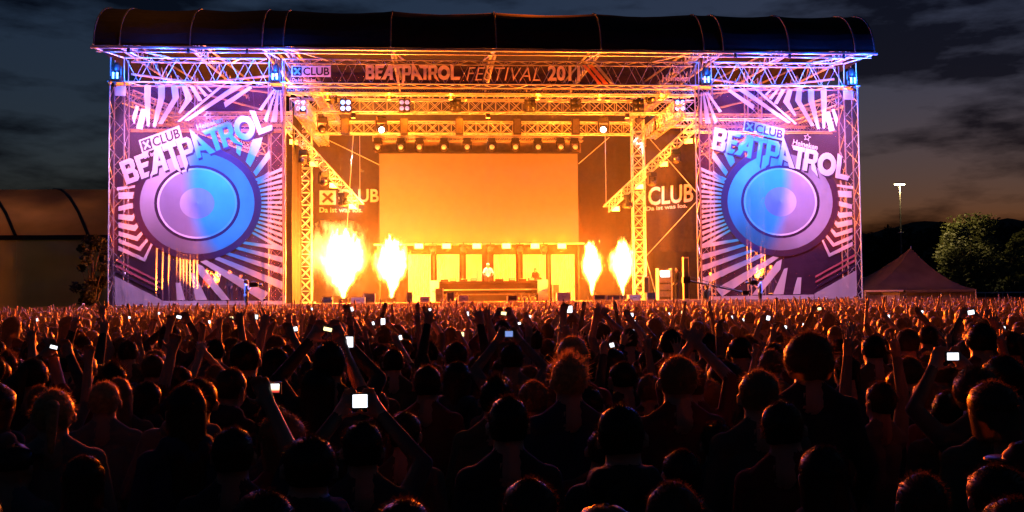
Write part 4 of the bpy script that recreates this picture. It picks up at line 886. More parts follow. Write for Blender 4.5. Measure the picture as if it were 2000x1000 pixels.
# people one can tell apart: head pixel, top, head width, hair, pose, label
blond = mat('blond hair', (.5,.33,.14), .45, 0, .3, 40, trans=.4)
PROM = [
 (835,710,62,'short','down','person with a round rim-lit head, left of centre in the foreground'),(992,768,92,'short','down','nearest short-haired head with orange rim light at centre'),(968,735,70,'spiky','down','rim-lit head just behind the nearest central head'),
 (1040,740,66,'short','down','rim-lit head just right behind the nearest central head'),(1110,694,72,'spiky','down','spiky-haired person in front of the glowing blond hair'),(1118,655,62,'long','down','person with long glowing blond hair near the middle'),
 (1150,752,66,'short','down','dark head right of the spiky-haired person'),(1322,692,74,'short','down','large dark head right of the middle, ahead of the bald one'),(1268,728,56,'short','down','rim-lit head peeking out left of the large dark head'),(1480,718,80,'short','down','broad dark head in the right half of the foreground'),
 (1578,655,92,'curly','down','person with big curly hair on the right'),(1578,735,60,'short','down','rim-lit shoulder and head below the curly hair'),(1772,694,56,'short','down','dark head left of the bright display at far right'),(1705,652,46,'short','down','rim-lit head on the right under the pointed tent'),
 (1770,640,44,'short','down','head with thin rim light right of the pointed tent peak'),(1915,628,52,'short','down','head with rim light near the right edge'),(1955,690,70,'short','down','dark head close to the right edge, behind the display'),(1935,742,84,'bob','down','nearest dark head at the lower right edge'),
 (720,703,52,'short','down','rim-lit head left of the round rim-lit head'),(768,678,46,'short','down','smaller rim-lit head above left of centre'),(655,712,46,'spiky','down','tousled rim-lit head left of the centre group'),(480,662,58,'short','down','person with rim-lit head under the left wing, right of raised arm'),
 (105,757,80,'tail','down','blond person with ponytail near the left edge'),(205,742,66,'short','down','short-haired head next to the blond ponytail'),(537,735,54,'bob','down','head with rim light behind the camera display'),(680,872,92,'long','down','long-haired dark person in the near foreground'),
 (790,966,132,'short','down','top of a head cut off by the bottom edge'),(30,905,84,'cap','down','dim rounded head in the lower left corner'),(165,940,92,'long','down','dim long-haired head at the bottom left'),(420,660,40,'short','right_up','person with one arm stretched up under the left banner'),
 (150,640,34,'short','right_up','person with a high bare arm at the left'),(25,590,30,'bob','down','person on the left standing above the crowd with head turned'),(135,585,30,'bob','down','tall long-haired person left of the dark tree'),(1310,640,46,'short','down','head with rim light just left of the tall foreground head'),
 (1380,648,42,'short','down','rim-lit head in the right half, middle distance'),(1445,655,44,'short','down','rim-lit head right of the middle distance pair'),(1505,680,50,'short','down','rim-lit head left of the curly hair'),(1400,820,78,'short','down','dark head low in the right half'),
 (890,665,46,'short','both_up','person with both arms up left of centre'),(1040,640,40,'spiky','wide_up','person with both arms spread near the middle'),(560,672,46,'short','left_up','person with left arm up on the left'),(300,690,48,'short','down','rim-lit head on the left third'),
 (250,662,40,'short','fist','person with a raised fist at the left third'),(1650,690,52,'tail','down','person with ponytail at the right third'),(1850,760,70,'short','down','dark head below the bright display'),
]
for px,py,wp,hr,ps,lab in PROM:
    d = F*.195/wp*(1.3 if hr == 'curly' else 1); pt = Pd(px,py,d); h = min(max(pt.z-.012, 1.56), 2.02)
    d2 = d
    person(ps, hr, pt.x, pt.y, 0, h, R(random.uniform(-18,18)), lab, None, random.uniform(.95,1.05), blond if 'blond' in lab else None); taken.append((pt.x,pt.y)); OCC.append((px, py+wp*.55, wp*.5, d-.25))
# the rest of the crowd
cell = {}
def near_taken(x, y, r):
    cx, cy_ = int(x//1), int(y//1)
    for i in (-1,0,1):
        for j in (-1,0,1):
            for (a, b) in cell.get((cx+i, cy_+j), ()):
                if (a-x)**2+(b-y)**2 < r*r: return True
    return False
def put_cell(x, y): cell.setdefault((int(x//1), int(y//1)), []).append((x,y))
for x, y in taken: put_cell(x, y)
cand = []
for _ in range(60000):
    d = math.sqrt(random.uniform(2.5**2, 45.5**2)); x_ = random.uniform(-1.06,1.06)*d*1000/F
    cand.append((d, x_))
cand.sort(); spots = []
for d, xo in cand:
    p = CAM+_f*d+_r*xo; x, y = p.x, p.y
    if y > -3.2: continue
    if d < 9 and random.random() < .1: continue
    if d > 7 and mnoise.noise((x*.55,y*.4,2.2)) > .28 and random.random() < .8: continue
    if near_taken(x, y, .44+.12*mnoise.noise((x*.4,y*.4,9)) if d > 6 else .5): continue
    h = random.gauss(1.74,.09); h = min(max(h,1.56),1.92)
    if d < 3.4: h = min(h, 1.64)
    u, v, z = proj((x,y,h)); wpx = .12*F/z; bad = False
    for (a, b, hw, dd) in OCC:
        if z < dd and abs(a-u) < hw+wpx and b+6 > v-8: bad = True; break
    if bad: continue
    put_cell(x, y); spots.append((d, x, y, h))
NIND = 300-len(PEOPLE)
hs = ['short']*9+['spiky']*3+['long']*4+['bob']*3+['tail']*2+['curly']+['cap']*2
PW = ['down']*26+['right_up','left_up','both_up','clap','fist','right_up','wide_up']
desc = {'short':'short-haired','spiky':'tousle-haired','long':'long-haired','bob':'bob-haired','tail':'ponytailed','curly':'curly-haired','cap':'capped'}
pd_ = {'down':'with arms down','right_up':'with right arm raised','left_up':'with left arm raised','both_up':'with both hands up','clap':'clapping overhead','fist':'raising a fist','wide_up':'with arms spread high'}
for d, x, y, h in spots[:NIND]:
    hr = random.choice(hs); ps = random.choice(PW) if d > 5.5 else 'down'
    pe_ = person(ps, hr, x, y, 0, h, R(random.gauss(0,24)), 'unremarkable %s person %s, seen from behind in the dark crowd' % (desc[hr], pd_[ps]), 'crowd, '+desc[hr]+' '+pd_[ps], random.uniform(.88,1.16), lean=(R(random.gauss(0,3)),R(random.gauss(0,4.5))))
    relabel(pe_, proj((x,y,h))[0], '%s person %s' % (desc[hr], pd_[ps]), 'nearby' if d < 7 else 'further off')
for (a, b, r_), L_ in RELAB.items():
    L_.sort(key=lambda t: t[0])
    for k, (px, o) in enumerate(L_): o['label'] = '%s %s %s' % (a, b, r_) + (', %s from left' % ORD[k] if len(L_) > 1 else '')
# far crowd: one mass of small figures
LOWB = [build_body('far_'+k, POSES[k], k in ('both_up','down'), .026, .30, PMI, False, 0, 0, False) for k in ('down','right_up','left_up','both_up','wide_up','clap','fist','phone')]
LOWH = [hair_mesh(s, M_hairI, 60, i, True) for i, s in enumerate(('short','long','spiky','bob'))]
def arr(me):
    v = np.empty(len(me.vertices)*3); me.vertices.foreach_get('co', v); me.calc_loop_triangles(); f = np.empty(len(me.loop_triangles)*3, np.int32); me.loop_triangles.foreach_get('vertices', f)
    m = np.empty(len(me.loop_triangles), np.int32); me.loop_triangles.foreach_get('material_index', m); return v.reshape(-1,3), f.reshape(-1,3), m
LB = [arr(m) for m in LOWB]; LH = [arr(m) for m in LOWH]
V_, F_, M_ = [], [], []; nv_ = 0
for d, x, y, h in spots[NIND:]:
    up = .32 if d > 30 else .13
    b = LB[random.randrange(1,8)] if random.random() < up else LB[0]; hh = LH[random.choice((0,0,0,1,2,3))]
    a = random.gauss(0,.35); ca, sa = math.cos(a), math.sin(a); s = h/1.77; ww_ = s*random.uniform(.93,1.1)
    for (v, f, m), mo in ((b,0),(hh,5)):
        q = np.empty_like(v); q[:,0] = (v[:,0]*ca-v[:,1]*sa)*ww_+x; q[:,1] = (v[:,0]*sa+v[:,1]*ca)*ww_+y; q[:,2] = v[:,2]*s
        V_.append(q); F_.append(f+nv_); M_.append(m+mo); nv_ += len(v)
V_ = np.concatenate(V_); F_ = np.concatenate(F_); M_ = np.concatenate(M_)
me = bpy.data.meshes.new('distant_crowd'); me.vertices.add(len(V_)); me.vertices.foreach_set('co', V_.ravel()); me.loops.add(len(F_)*3); me.loops.foreach_set('vertex_index', F_.ravel().astype(np.int32))
me.polygons.add(len(F_)); me.polygons.foreach_set('loop_start', np.arange(0,len(F_)*3,3,dtype=np.int32)); me.polygons.foreach_set('material_index', M_); me.polygons.foreach_set('use_smooth', np.ones(len(F_),bool))
for m in PMI+[M_hairI]: me.materials.append(m)
me.update(calc_edges=True); tag(obj('distant_crowd', me), 'dense distant crowd of small figures filling the ground up to the stage', 'crowd', None, 'stuff')
print('people', len(PEOPLE), 'far', len(spots)-NIND, 'tris', len(F_))

# ------------------------------------------------------------------ people and gear on the stage
def box_thing(name, label, cat, c, h, m=M_flight, lid=True, group=None):
    o = thing(name, label, cat, (c[0],c[1],c[2]-h[2]), group)
    part('body', MB().box(c, h), m, o)
    for s in (-1,1): part('corner', MB().box((c[0]+s*(h[0]-.02), c[1]-h[1]-.004, c[2]),(.02,.006,h[2]*.98)), M_alu, o)
    part('handle', MB().path([(c[0]-.09,c[1]-h[1]-.01,c[2]),(c[0]-.09,c[1]-h[1]-.05,c[2]),(c[0]+.09,c[1]-h[1]-.05,c[2]),(c[0]+.09,c[1]-h[1]-.01,c[2])], .012, 5), M_blackp, o); return o
YD = 5.2
da, db = P(852,550,YD), P(1050,550,YD); xc = (da.x+db.x)/2; hw = (db.x-da.x)/2; zt = da.z
rz = DECK+.45
ri = thing('performer_riser', 'low black riser under the performer and the long table', 'riser', (xc,YD+.9,DECK))
for k in range(4): part('board', MB().box((xc-hw+hw/4+k*hw/2, YD+1.0, rz-.04),(hw/4-.005,1.25,.04)), M_deck, ri)
part('skirt', MB().box((xc,YD-.22,(DECK+rz-.08)/2),(hw,.02,(rz-.08-DECK)/2)), M_cloth, ri)
tb = thing('performer_table', 'long curved black table with equipment in the middle of the stage', 'table', (xc,YD,rz))
bm = MB(); n = 24; vs = []
for k, (z, o) in enumerate(((rz,.0),(zt-.12,-.12),(zt-.12,-.25),(zt,-.25),(zt,.45))):
    for i in range(n+1):
        u = -1+2*i/n; vs.append((xc+hw*u, YD+.25*u*u+o*1.0, z))
bm.add(vs, [(k*(n+1)+i, k*(n+1)+i+1, (k+1)*(n+1)+i+1, (k+1)*(n+1)+i) for k in range(4) for i in range(n)]); part('top', bm, M_blackp, tb)
part('front_rail', MB().path([(xc+hw*u/10, YD-.30+.25*(u/10)**2, P(950,566,YD).z) for u in range(-10,11)], .035, 6), M_alu, tb)
for s in (-1,1): part('leg', MB().tube((xc+s*hw*.96,YD+.5,rz),(xc+s*hw*.96,YD+.5,zt-.02),.04,6), M_alu, tb)
gear_px = [868,885,905,925,975,1000,1020,1038]
for i, px in enumerate(gear_px):
    p = P(px,546,YD+.05); 
    if i % 2 == 0: o = thing('turntable', 'small player deck on the long table, %s from the left' % ORD[i], 'player', (p.x,YD+.1,zt), 'players on the long table'); part('body', MB().box((p.x,YD+.1,zt+.06),(.22,.17,.055)), M_blackp, o); part('platter', MB().lathe((p.x,YD+.1,zt+.117), [(.15,0),(.15,.02),(.02,.025)], 14), M_alu, o)
    else: o = thing('mixer', 'small sound mixer on the long table, %s from the left' % ORD[i], 'mixer', (p.x,YD+.1,zt), 'mixers on the long table'); part('body', MB().box((p.x,YD+.1,zt+.08),(.16,.2,.075)), M_flight, o); part('panel', MB().box((p.x,YD-.105,zt+.09),(.14,.006,.05)), M_alu, o)
for i, px in enumerate((862,878,893,1008,1024,1040)):
    p = P(px,574,YD-.5); fixture('par_can', M_lens, 'dark round lamp on the floor before the long table, %s from the left' % ORD[i], (p.x,YD-.55,DECK+.45), (R(-8),0,0), 'floor lamps before the table', 1.3)
for i, px in enumerate((848,1060)):
    p = P(px,580,YD); box_thing('speaker_stack', 'pale bright box stack at the %s end of the long table' % ('left','right')[i], 'speaker', (p.x,YD,DECK+.6), (.28,.3,.6), M_white)
black_shirt = mat('black shirt', (.012,.012,.012), .9, 0, .2)
white_shirt = mat('white shirt', (.8,.8,.8), .8, 0, .06)
pj_ = P(953,514,6.0)
person('mixing','cap',pj_.x,5.95,rz,pj_.z-rz,R(180),'performer in white behind the long table, lit by bright white light',None,1.08,white_shirt,(0,0),white_shirt)  # white cap put in for the bright light bleaching his head
for px, py, Y, ya, hr, lab in ((1045,524,6.2,160,'long','dark long-haired person right of the performer'),(1052,534,6.6,200,'short','person behind the dark long-haired one on stage'),(1322,522,4.0,100,'short','crew member standing at the right side of the stage'),
      (1388,530,3.0,120,'short','crew member beside the right inner tower')):
    p = P(px,py,Y); person('down',hr,p.x,Y,DECK if Y != 6.2 else rz,p.z-(DECK if Y != 6.2 else rz),R(ya),lab,None,1,None,(0,0),black_shirt)
for px, py, Y, lab in ((405,524,3.2,'crew member seen through the left banner, left one'),(424,521,3.4,'crew member in pale shirt seen through the left banner'),(450,526,3.6,'crew member seen through the left banner near the tower'),(470,538,3.2,'short crew member seen low through the left banner'),(1478,508,3.2,'crew member in pale shirt seen through the right banner'),(1505,512,3.8,'crew member seen through the middle of the right banner')):
    p = P(px,py,Y); person('operator' if px in (424,1478) else 'down','short',p.x,Y,DECK,max(1.6,min(1.95,p.z-DECK)) if p.z-DECK < 2.2 else 1.8,R(150 if px < 1000 else 210),lab,None,1,None,(0,0),white_shirt if 'pale' in lab else None)
# boxes, monitors and racks along the stage edge
for i, (px, w_, h_, Y) in enumerate(((640,.5,.32,1.2),(700,.7,.3,.8),(722,.6,.5,1.4),(800,.3,.55,1.6),(830,.5,.3,.6),(858,.45,.75,3.2),(880,.4,.5,1.0),(905,.5,.35,.5),(1000,.5,.3,.6),(1085,.4,.9,4.5),(1100,.7,.45,.8),(1170,.6,.3,.6),(1200,.9,.28,.5),(1238,.6,.3,.7),(1270,.5,.4,1.2))):
    p = P(px,590,Y); box_thing('flight_case', 'equipment box along the front edge of the stage, %s from the left' % ORD[i], 'case', (p.x,Y,DECK+h_*.5+.002), (w_*.5,.3,h_*.5), M_pale if i % 3 == 1 else M_flight, True, 'boxes along the stage edge')
p = P(1297,560,3.6); rk = thing('equipment_rack', 'tall bright equipment rack at the right side of the stage', 'rack', (p.x,3.6,DECK)); zt2 = P(1297,524,3.6).z
for s in (-1,1): part('post', MB().box((p.x+s*.36,3.6,(DECK+zt2)/2),(.03,.3,(zt2-DECK)/2)), M_alu, rk)
for k in range(4):
    z0 = DECK+.15+k*(zt2-DECK-.2)/4; part('unit', MB().box((p.x,3.58,z0+.18),(.33,.28,.15)), M_pale if k == 3 else M_flight, rk)
part('display', MB().box((p.x,3.29,zt2-.32),(.24,.006,.16)), M_coldl, rk)
for i, (px, py0, py1) in enumerate(((1340,502,590),(1262,540,590))):
    p = P(px,py1,2.4); z1 = P(px,py0,2.4).z; o = thing('loudspeaker', 'tall narrow loudspeaker at the right of the stage, %s one' % ('outer','inner')[i], 'speaker', (p.x,2.4,DECK))
    part('cabinet', MB().box((p.x,2.4,(DECK+z1)/2),(.14,.16,(z1-DECK)/2)), mat('yellow-brown cabinet %d' % i, (.35,.28,.16), .6), o); part('grille', MB().box((p.x,2.235,(DECK+z1)/2),(.11,.006,(z1-DECK)/2-.08)), M_blackp, o)
for i, px in enumerate((306,318,330,352,358,364,371,378,385)):       # upright tubes seen through the left banner
    p0, p1 = P(px,548 if i > 2 else 556,2.6), P(px,432 if i > 2 else 484,2.6); o = thing('upright_tube', 'bright upright metal tube seen through the left banner, %s from the left' % ORD[i], 'pole', (p0.x,2.6,DECK), 'upright tubes behind the left banner')
    part('tube', MB().tube((p0.x,2.6,DECK+.04),(p0.x,2.6,p1.z),.045,8), M_alu, o); part('foot', MB().box((p0.x,2.6,DECK+.02),(.06,.09,.02)), M_blackp, o)
# hanging cables
for i, (a, b, Y) in enumerate((((630,268),(741,322),7.5),((1190,268),(1130,320),7.5),((1270,272),(1362,378),5.5),((1362,392),(1262,500),5.5),((1262,505),(1285,590),4.8),((690,265),(668,585),7.0))):
    solo('stay_cable', MB().tube(P(a[0],a[1],Y),P(b[0],b[1],Y),.022,5), M_alu, 'thin stay cable beside the screen, %s from the upper left' % ORD[i], 'cable', P(a[0],a[1],Y))

# ------------------------------------------------------------------ camera crew in the pit
def pit_platform(x, y, z, wh):
    o = thing('camera_platform', 'small raised platform under the camera operator at the '+wh, 'platform', (x,y,0)); part('top', MB().box((x,y,z-.03),(.6,.6,.03)), M_deck, o)
    for i in (-1,1):
        for j in (-1,1): part('leg', MB().tube((x+i*.55,y+j*.55,0),(x+i*.55,y+j*.55,z-.06),.03,6), M_alu, o)
def camcorder(c, dirx, wh):
    o = thing('video_camera', 'shoulder video camera of the operator at the '+wh, 'camera', c); c = Vector(c); s = dirx
    part('body', MB().box(c,(.2,.07,.10)), M_blackp, o); part('lens', MB().lathe(c+Vector((s*.2,0,0)), [(.05,0),(.055,s*.14),(.065,s*.2)], 10, axis='x'), M_blackp, o, True)
    part('handle', MB().path([c+Vector((-.12,0,.1)),c+Vector((-.1,0,.16)),c+Vector((.1,0,.16)),c+Vector((.12,0,.1))], .014, 5), M_blackp, o); part('viewfinder', MB().box(c+Vector((s*.05,-.1,.05)),(.07,.03,.03)), M_blackp, o)
for px, py, wh, ya, s in ((481,545,'left',-75,1),(1484,541,'right',75,-1)):
    p = P(px,py,-2.6); fz = p.z-1.78; pit_platform(p.x,-2.6,fz,wh)
    person('operator','short',p.x,-2.6,fz,1.78,R(ya),'camera operator standing above the crowd in front of the %s banner' % wh,None,1,None,(0,0),mat('blue-lit shirt '+wh,(.2,.3,.5),.8))  # the blue of the light is put into the shirt colour
    camcorder((p.x+s*.36,-2.62,fz+1.50), s, wh)
    # blue follow light from the outer tower top
    o = thing('follow_spot', 'narrow blue spot lamp on the %s outer tower' % wh, 'stage lamp', (-s*(XO-.42),-.75,ZB-.2)); q = Vector((-s*(XO-.42),-.75,ZB-.2))
    part('can', MB().lathe(q, [(.06,.12),(.1,.06),(.11,-.14)], 10), M_blackp, o, True); part('clamp', MB().box(q+Vector((0,.2,.12)),(.03,.2,.03)), M_blackp, o)
    light('SPOT', o, q+Vector((0,0,-.2)), 90000, (.03,.16,1), .06, 9, .6, (p.x,-2.6,fz+1.1))
a, b = P(1340,547,-2.4), P(1452,571,-2.4)
cr_ = thing('camera_crane', 'dark camera crane boom reaching across the pit at the right', 'crane', (a.x+.9,-2.4,0))
part('boom', MB().tube(a,b,.045,7), M_blackp, cr_); part('upper_rod', MB().tube(a+Vector((.2,0,.16)),b+Vector((-.3,0,.1)),.016,5), M_blackp, cr_); part('counterweight', MB().box(a,(.18,.14,.16)), M_blackp, cr_)
m_ = a+(b-a)*.35; part('column', MB().tube((m_.x,-2.4,.3),(m_.x,-2.4,m_.z),.06,8), M_blackp, cr_)
for k in range(3): t_ = 2.1*k; part('leg', MB().tube((m_.x,-2.4,.9),(m_.x+.6*math.cos(t_),-2.4+.6*math.sin(t_),0),.03,6), M_blackp, cr_)
part('camera_head', MB().box(b+Vector((.1,0,-.02)),(.16,.1,.1)), M_blackp, cr_)
p = P(1380,556,-2.9); pit_platform(p.x,-2.9,p.z-1.78,'right, beside the crane')
person('fist','short',p.x,-2.9,p.z-1.78,1.78,R(30),'dark crane operator reaching up to the boom')

# ------------------------------------------------------------------ tents, trees, lamp, vehicles
M_tent = mat('tent canvas', (.15,.13,.11), .8, 0, .15, 1.5, trans=.15); M_tentw = mat('white tent valance', (.7,.68,.62), .8, 0, .08)
YT = 13.0
pk = P(1779,484,YT); el, er = P(1688,567,YT), P(1908,569,YT); tc_ = Vector(((el.x+er.x)/2, YT, 0)); hw = (er.x-el.x)/2; ez = el.z; pk = P(1779,484,YT+hw)
tn = thing('pagoda_tent', 'pointed brown pagoda tent right of the stage', 'tent', tc_)
for sx_, sy_ in ((0,-1),(1,0),(0,1),(-1,0)):                  # four concave roof faces
    bm = MB(); vs = []; n = 10; m2 = 12
    for j in range(n+1):
        t_ = j/n; r_ = hw*(1-t_)**1.0; z = ez+(pk.z-ez)*(t_**1.9*.8+t_*.2)
        for i in range(m2+1):
            u = -1+2*i/m2; x = (sx_*r_ if sx_ else u*r_); y = (sy_*r_ if sy_ else u*r_)
            vs.append((tc_.x+x+(pk.x-tc_.x)*t_, YT+hw+y, z-.10*(1-abs(u))*(1-t_)*math.sin(math.pi*t_)))
    bm.add(vs, [(j*(m2+1)+i, j*(m2+1)+i+1, (j+1)*(m2+1)+i+1, (j+1)*(m2+1)+i) for j in range(n) for i in range(m2)]); part('roof_panel', bm, M_tent, tn, True)
part('valance', MB().box((tc_.x-hw*.65,YT-.01,ez-.05),(hw*.34,.012,.06)), M_tentw, tn); part('valance', MB().box((tc_.x+hw*.36,YT-.01,ez-.09),(hw*.63,.012,.09)), M_tent, tn)
for i in (-1,1):
    for j in (0,2): part('pole', MB().tube((tc_.x+i*hw*.98,YT+hw*j,0),(tc_.x+i*hw*.98,YT+hw*j,ez),.05,6), M_alu, tn)
part('finial', MB().lathe((pk.x,YT+hw,pk.z-.04),[(.06,0),(.05,.12),(.01,.2)],8), M_alu, tn)
for k in range(6): part('wall_panel', MB().box((tc_.x-hw+hw/6+k*hw/3,YT+.25+(.04 if k%2 else 0),ez/2),(hw/6-.01,.012,ez/2-.1)), M_tent if k != 1 else M_pale, tn)

YM = 22.0; M_hall = mat('red-brown hall roof', (.6,.25,.12), .75, 0, .2, .4, trans=.35); M_wall = mat('hall wall with green lamp tint', (.5,.5,.2), .8, 0, .12, .6, trans=.3)  # green tint of lamp light is put into the wall colour
hl = thing('event_hall', 'big dark tent hall with red-brown panelled roof behind the left wing', 'hall', (P(60,583,YM).x,YM,0))
ex = [P(x,460,YM).x for x in (-260,-110,30,172,300)]; rxx = [P(x,371,YM+9).x for x in (-330,-180,-40,105,235)]; ze = P(60,460,YM).z; zr = P(60,371,YM+9).z
for i in range(4):
    bm = MB(); vs = []; n = 8
    for j in range(n+1):
        t_ = j/n
        for k in range(7):
            u = k/6; x = (ex[i]+(ex[i+1]-ex[i])*(.02+.96*u))*(1-t_)+(rxx[i]+(rxx[i+1]-rxx[i])*(.02+.96*u))*t_
            vs.append((x, YM+9*t_, ze+(zr-ze)*math.sin(t_*math.pi/2)**.9-.35*math.sin(math.pi*u)*math.sin(math.pi*min(1,t_+.1))))
    bm.add(vs, [(j*7+k, j*7+k+1, (j+1)*7+k+1, (j+1)*7+k) for j in range(n) for k in range(6)]); part('roof_panel', bm, M_hall, hl, True)
for i in range(4): part('wall_panel', MB().box(((ex[i]+ex[i+1])/2,YM+.3,ze/2-.15),((ex[i+1]-ex[i])/2-.01,.05,ze/2-.15)), M_wall, hl)
part('gutter', MB().box(((ex[0]+ex[4])/2,YM+.1,ze-.14),((ex[4]-ex[0])/2,.12,.16)), M_blackp, hl)
for i in range(5): part('roof_beam', MB().path([(ex[i]*(1-t_)+rxx[i]*t_, YM+9*t_, ze+(zr-ze)*math.sin(t_*math.pi/2)**.9+.02) for t_ in (0,.25,.5,.75,1)], .12, 6), M_blackp, hl)

for k, px in enumerate((-40,110)):  # unseen lamps added to light the hall canvas from inside
    q = P(px,470,YM+6); q = Vector((q.x,YM+6,6.2)); o = thing('unseen_hall_lamp', 'unseen lamp glowing dimly inside the tent hall, %s one' % ('left','right')[k], 'lamp', q); part('shade', MB().lathe(q, [(.25,0),(.1,.2)], 10), M_blackp, o, True); part('cord', MB().tube(q+Vector((0,0,.2)),q+Vector((0,0,2.2)),.012,5), M_blackp, o)
    part('globe', MB().lathe(q, [(.05,-.16),(.12,-.1),(.1,0)], 10), M_faint, o, True); light('POINT', o, q+Vector((0,0,-.3)), 330, (1,.62,.25), .15)
M_bark = mat('bark', (.07,.05,.035), .9, 0, .3, 8)
def leaf_mat(name, c): return mat(name, c, .6, 0, .45, 1.2, trans=.3)
M_leaf = leaf_mat('green leaves', (.11,.12,.03)); M_leafshade = leaf_mat('shaded leaves', (.012,.016,.007))  # night shade is put into the darker leaf colour
def tree(label, px, pt, wpx, Y, m, n=4200, ls=.16, base_py=None, group=None, nclump=34, shape=1):
    b = P(px,583,Y); tp = P(px,pt,Y); h = tp.z; rad = wpx/2/(F/(Y+50)); rd = random.Random(int(px)+7)
    o = thing('tree', label, 'tree', (b.x,Y,0), group); tr = MB(); lf = MB()
    tr.tube((b.x,Y,0),(b.x+.1,Y,h*.35),.05*h**.75,8,.035*h**.75); tr.tube((b.x+.1,Y,h*.35),(b.x,Y,h*.8),.035*h**.75,7,.01)
    cl = []
    for _ in range(nclump):
        zz = rd.uniform(.22,1.0)*h; pr2 = math.sin(math.pi*min(1,max(.05,(1-(zz/h-.2)/.8*.86))))**.6 if shape else max(.08,1.05-zz/h)
        a = rd.uniform(0,6.283); r_ = rad*pr2*rd.uniform(.25,.92); c = Vector((b.x+r_*math.cos(a), Y+r_*math.sin(a), zz-rad*.12)); cl.append((c, rad*rd.uniform(.2,.36)*(.6+.4*pr2)))
    for c, r_ in cl[:16]: s_ = Vector((b.x+.05,Y,max(h*.18,c.z-.35*h))); tr.tube(s_, c, .018*h**.7, 5, .008)
    for _ in range(n):
        c, r_ = rd.choice(cl); v = Vector((rd.gauss(0,1),rd.gauss(0,1),rd.gauss(0,.85))).normalized()*r_*rd.random()**.38; p = c+v
        d1 = Vector((rd.gauss(0,1),rd.gauss(0,1),rd.gauss(0,.6))).normalized(); d2 = d1.orthogonal().normalized(); s_ = ls*rd.uniform(.6,1.4)
        lf.add([p-d1*s_, p+d2*s_*.5, p+d1*s_, p-d2*s_*.5], [(0,1,2,3)])
    part('trunk', tr, M_bark, o, True); part('crown', lf, m, o)
tree('leafy tree lit greenish by the street lamp at the right', 1898, 424, 158, 50, M_leaf, 8500, .2, nclump=80)
tree('smaller dim tree near the right edge', 1976, 466, 80, 50, M_leaf, 3000, .2)
tree('half-hidden tree cut by the right edge', 2012, 448, 80, 56, M_leaf, 3000, .2)
for i, (px, pt, wp) in enumerate(((1700,455,90),(1760,445,110),(1830,440,110),(1950,432,120),(2005,426,110))):
    tree('black tree in the far treeline behind the tent, %s from the left' % ORD[i], px, pt, wp, 95, M_leafshade, 3000, .4, group='far treeline')
tree('black tree squeezed between the hall and the left tower', 178, 452, 76, 12, M_leafshade, 3800, .11)

YLm = 52.0; lp = P(1757,360,YLm); M_lampg = mat('street lamp glass', (.9,.8,.6), .3, 0, .02, emit=(1,.80,.45), es=30)
so = thing('street_lamp', 'tall mast lamp with two bright heads right of the stage', 'street lamp', (lp.x,YLm,0))
part('mast', MB().tube((lp.x,YLm,0),(lp.x,YLm,lp.z-.1),.13,10,.07), M_flight, so); part('ring', MB().lathe((lp.x,YLm,P(1757,455,YLm).z),[(.3,0),(.3,.1)],10), M_alu, so)
for s in (-1,1):
    part('arm', MB().tube((lp.x,YLm,lp.z-.1),(lp.x+s*.3,YLm,lp.z),.035,6), M_alu, so); hd = part('lamp_head', MB().box((lp.x+s*.3,YLm,lp.z+.09),(.24,.2,.06)), M_blackp, so)
    part('glass', MB().box((lp.x+s*.3,YLm,lp.z-.02),(.2,.17,.06)), M_lampg, hd)
light('SPOT', so, (lp.x,YLm-.3,lp.z-.25), 4200, (1,.72,.32), .3, 150, .25, (lp.x+3,YLm-2,0))

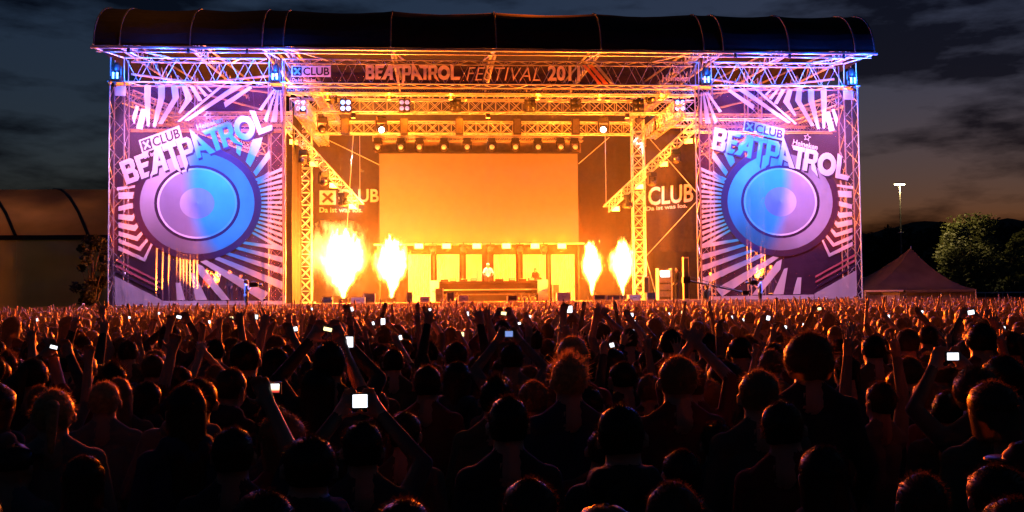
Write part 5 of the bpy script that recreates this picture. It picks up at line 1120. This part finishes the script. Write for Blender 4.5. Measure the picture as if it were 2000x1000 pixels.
def truck(px, py, wpx, Y, m, label):
    p = P(px,py,Y); h = p.z; wd = wpx/(F/(Y+50)); o = thing('parked_truck', label, 'truck', (p.x,Y,0), 'trucks behind the fence')
    part('box_body', MB().box((p.x,Y,h/2+.5),(wd*.36,1.2,h/2-.5)), m, o); part('cab', MB().box((p.x+wd*.44,Y,h*.34+.2),(wd*.075,1.1,h*.30)), M_pale, o)
    part('windscreen', MB().box((p.x+wd*.44,Y-1.106,h*.5),(wd*.06,.006,h*.09)), M_lens, o)
    for x in (-.28,-.18,.42): part('wheel', MB().lathe((p.x+wd*x,Y-1.2,.5),[(.48,0),(.5,.1),(.5,.25),(.45,.3)],14,axis='y'), M_blackp, o)
truck(1935,546,60,62,mat('dull green box body',(.22,.26,.16),.6),'dull green truck behind the fence at the right'); truck(1988,548,56,60,mat('off-white box body',(.6,.6,.55),.6),'off-white truck at the right edge behind the fence'); truck(1706,541,50,60,mat('white box body',(.65,.65,.62),.6),'white truck just visible left of the pointed tent')
fy = 36.0; f0, f1 = P(1890,572,fy), P(2060,572,fy); fe = thing('site_fence', 'dark covered site fence with pale top rail at the right', 'fence', (f0.x,fy,0))
nf = 5
for k in range(nf):
    xa = f0.x+(f1.x-f0.x)*k/nf; xb = f0.x+(f1.x-f0.x)*(k+1)/nf; part('panel', MB().box(((xa+xb)/2,fy,f0.z/2-.02),((xb-xa)/2-.03,.02,f0.z/2-.04)), M_cloth, fe); part('post', MB().tube((xa,fy,0),(xa,fy,f0.z),.04,6), M_alu, fe)
part('top_rail', MB().tube((f0.x,fy,f0.z),(f1.x,fy,f0.z),.05,6), M_pale, fe)


# ------------------------------------------------------------------ smoke hanging inside the stage
hz = MB().box((0,5.9,7.4),(10.15,5.0,5.38)); hzm = bpy.data.materials.new('stage smoke'); hzm.use_nodes = True; t = hzm.node_tree; t.nodes.clear()
ho = t.nodes.new('ShaderNodeOutputMaterial'); pv = t.nodes.new('ShaderNodeVolumePrincipled'); pv.inputs['Color'].default_value = (.9,.9,.9,1); pv.inputs['Density'].default_value = .0055; pv.inputs['Anisotropy'].default_value = .3
t.links.new(pv.outputs[0], ho.inputs['Volume']); tag(struct('stage_smoke', hz, hzm, 'stuff'), 'thin smoke hanging in the stage opening around the flames', 'smoke')

cs = MB().box((-1,-20.6,1.06),(14,19.4,1.04)); csm = hzm.copy(); csm.name = 'smoke drifting over the crowd'; csm.node_tree.nodes['Principled Volume'].inputs['Density'].default_value = .0022
tag(struct('crowd_smoke', cs, csm, 'stuff'), 'thin smoke drifting low over the middle of the crowd', 'smoke')
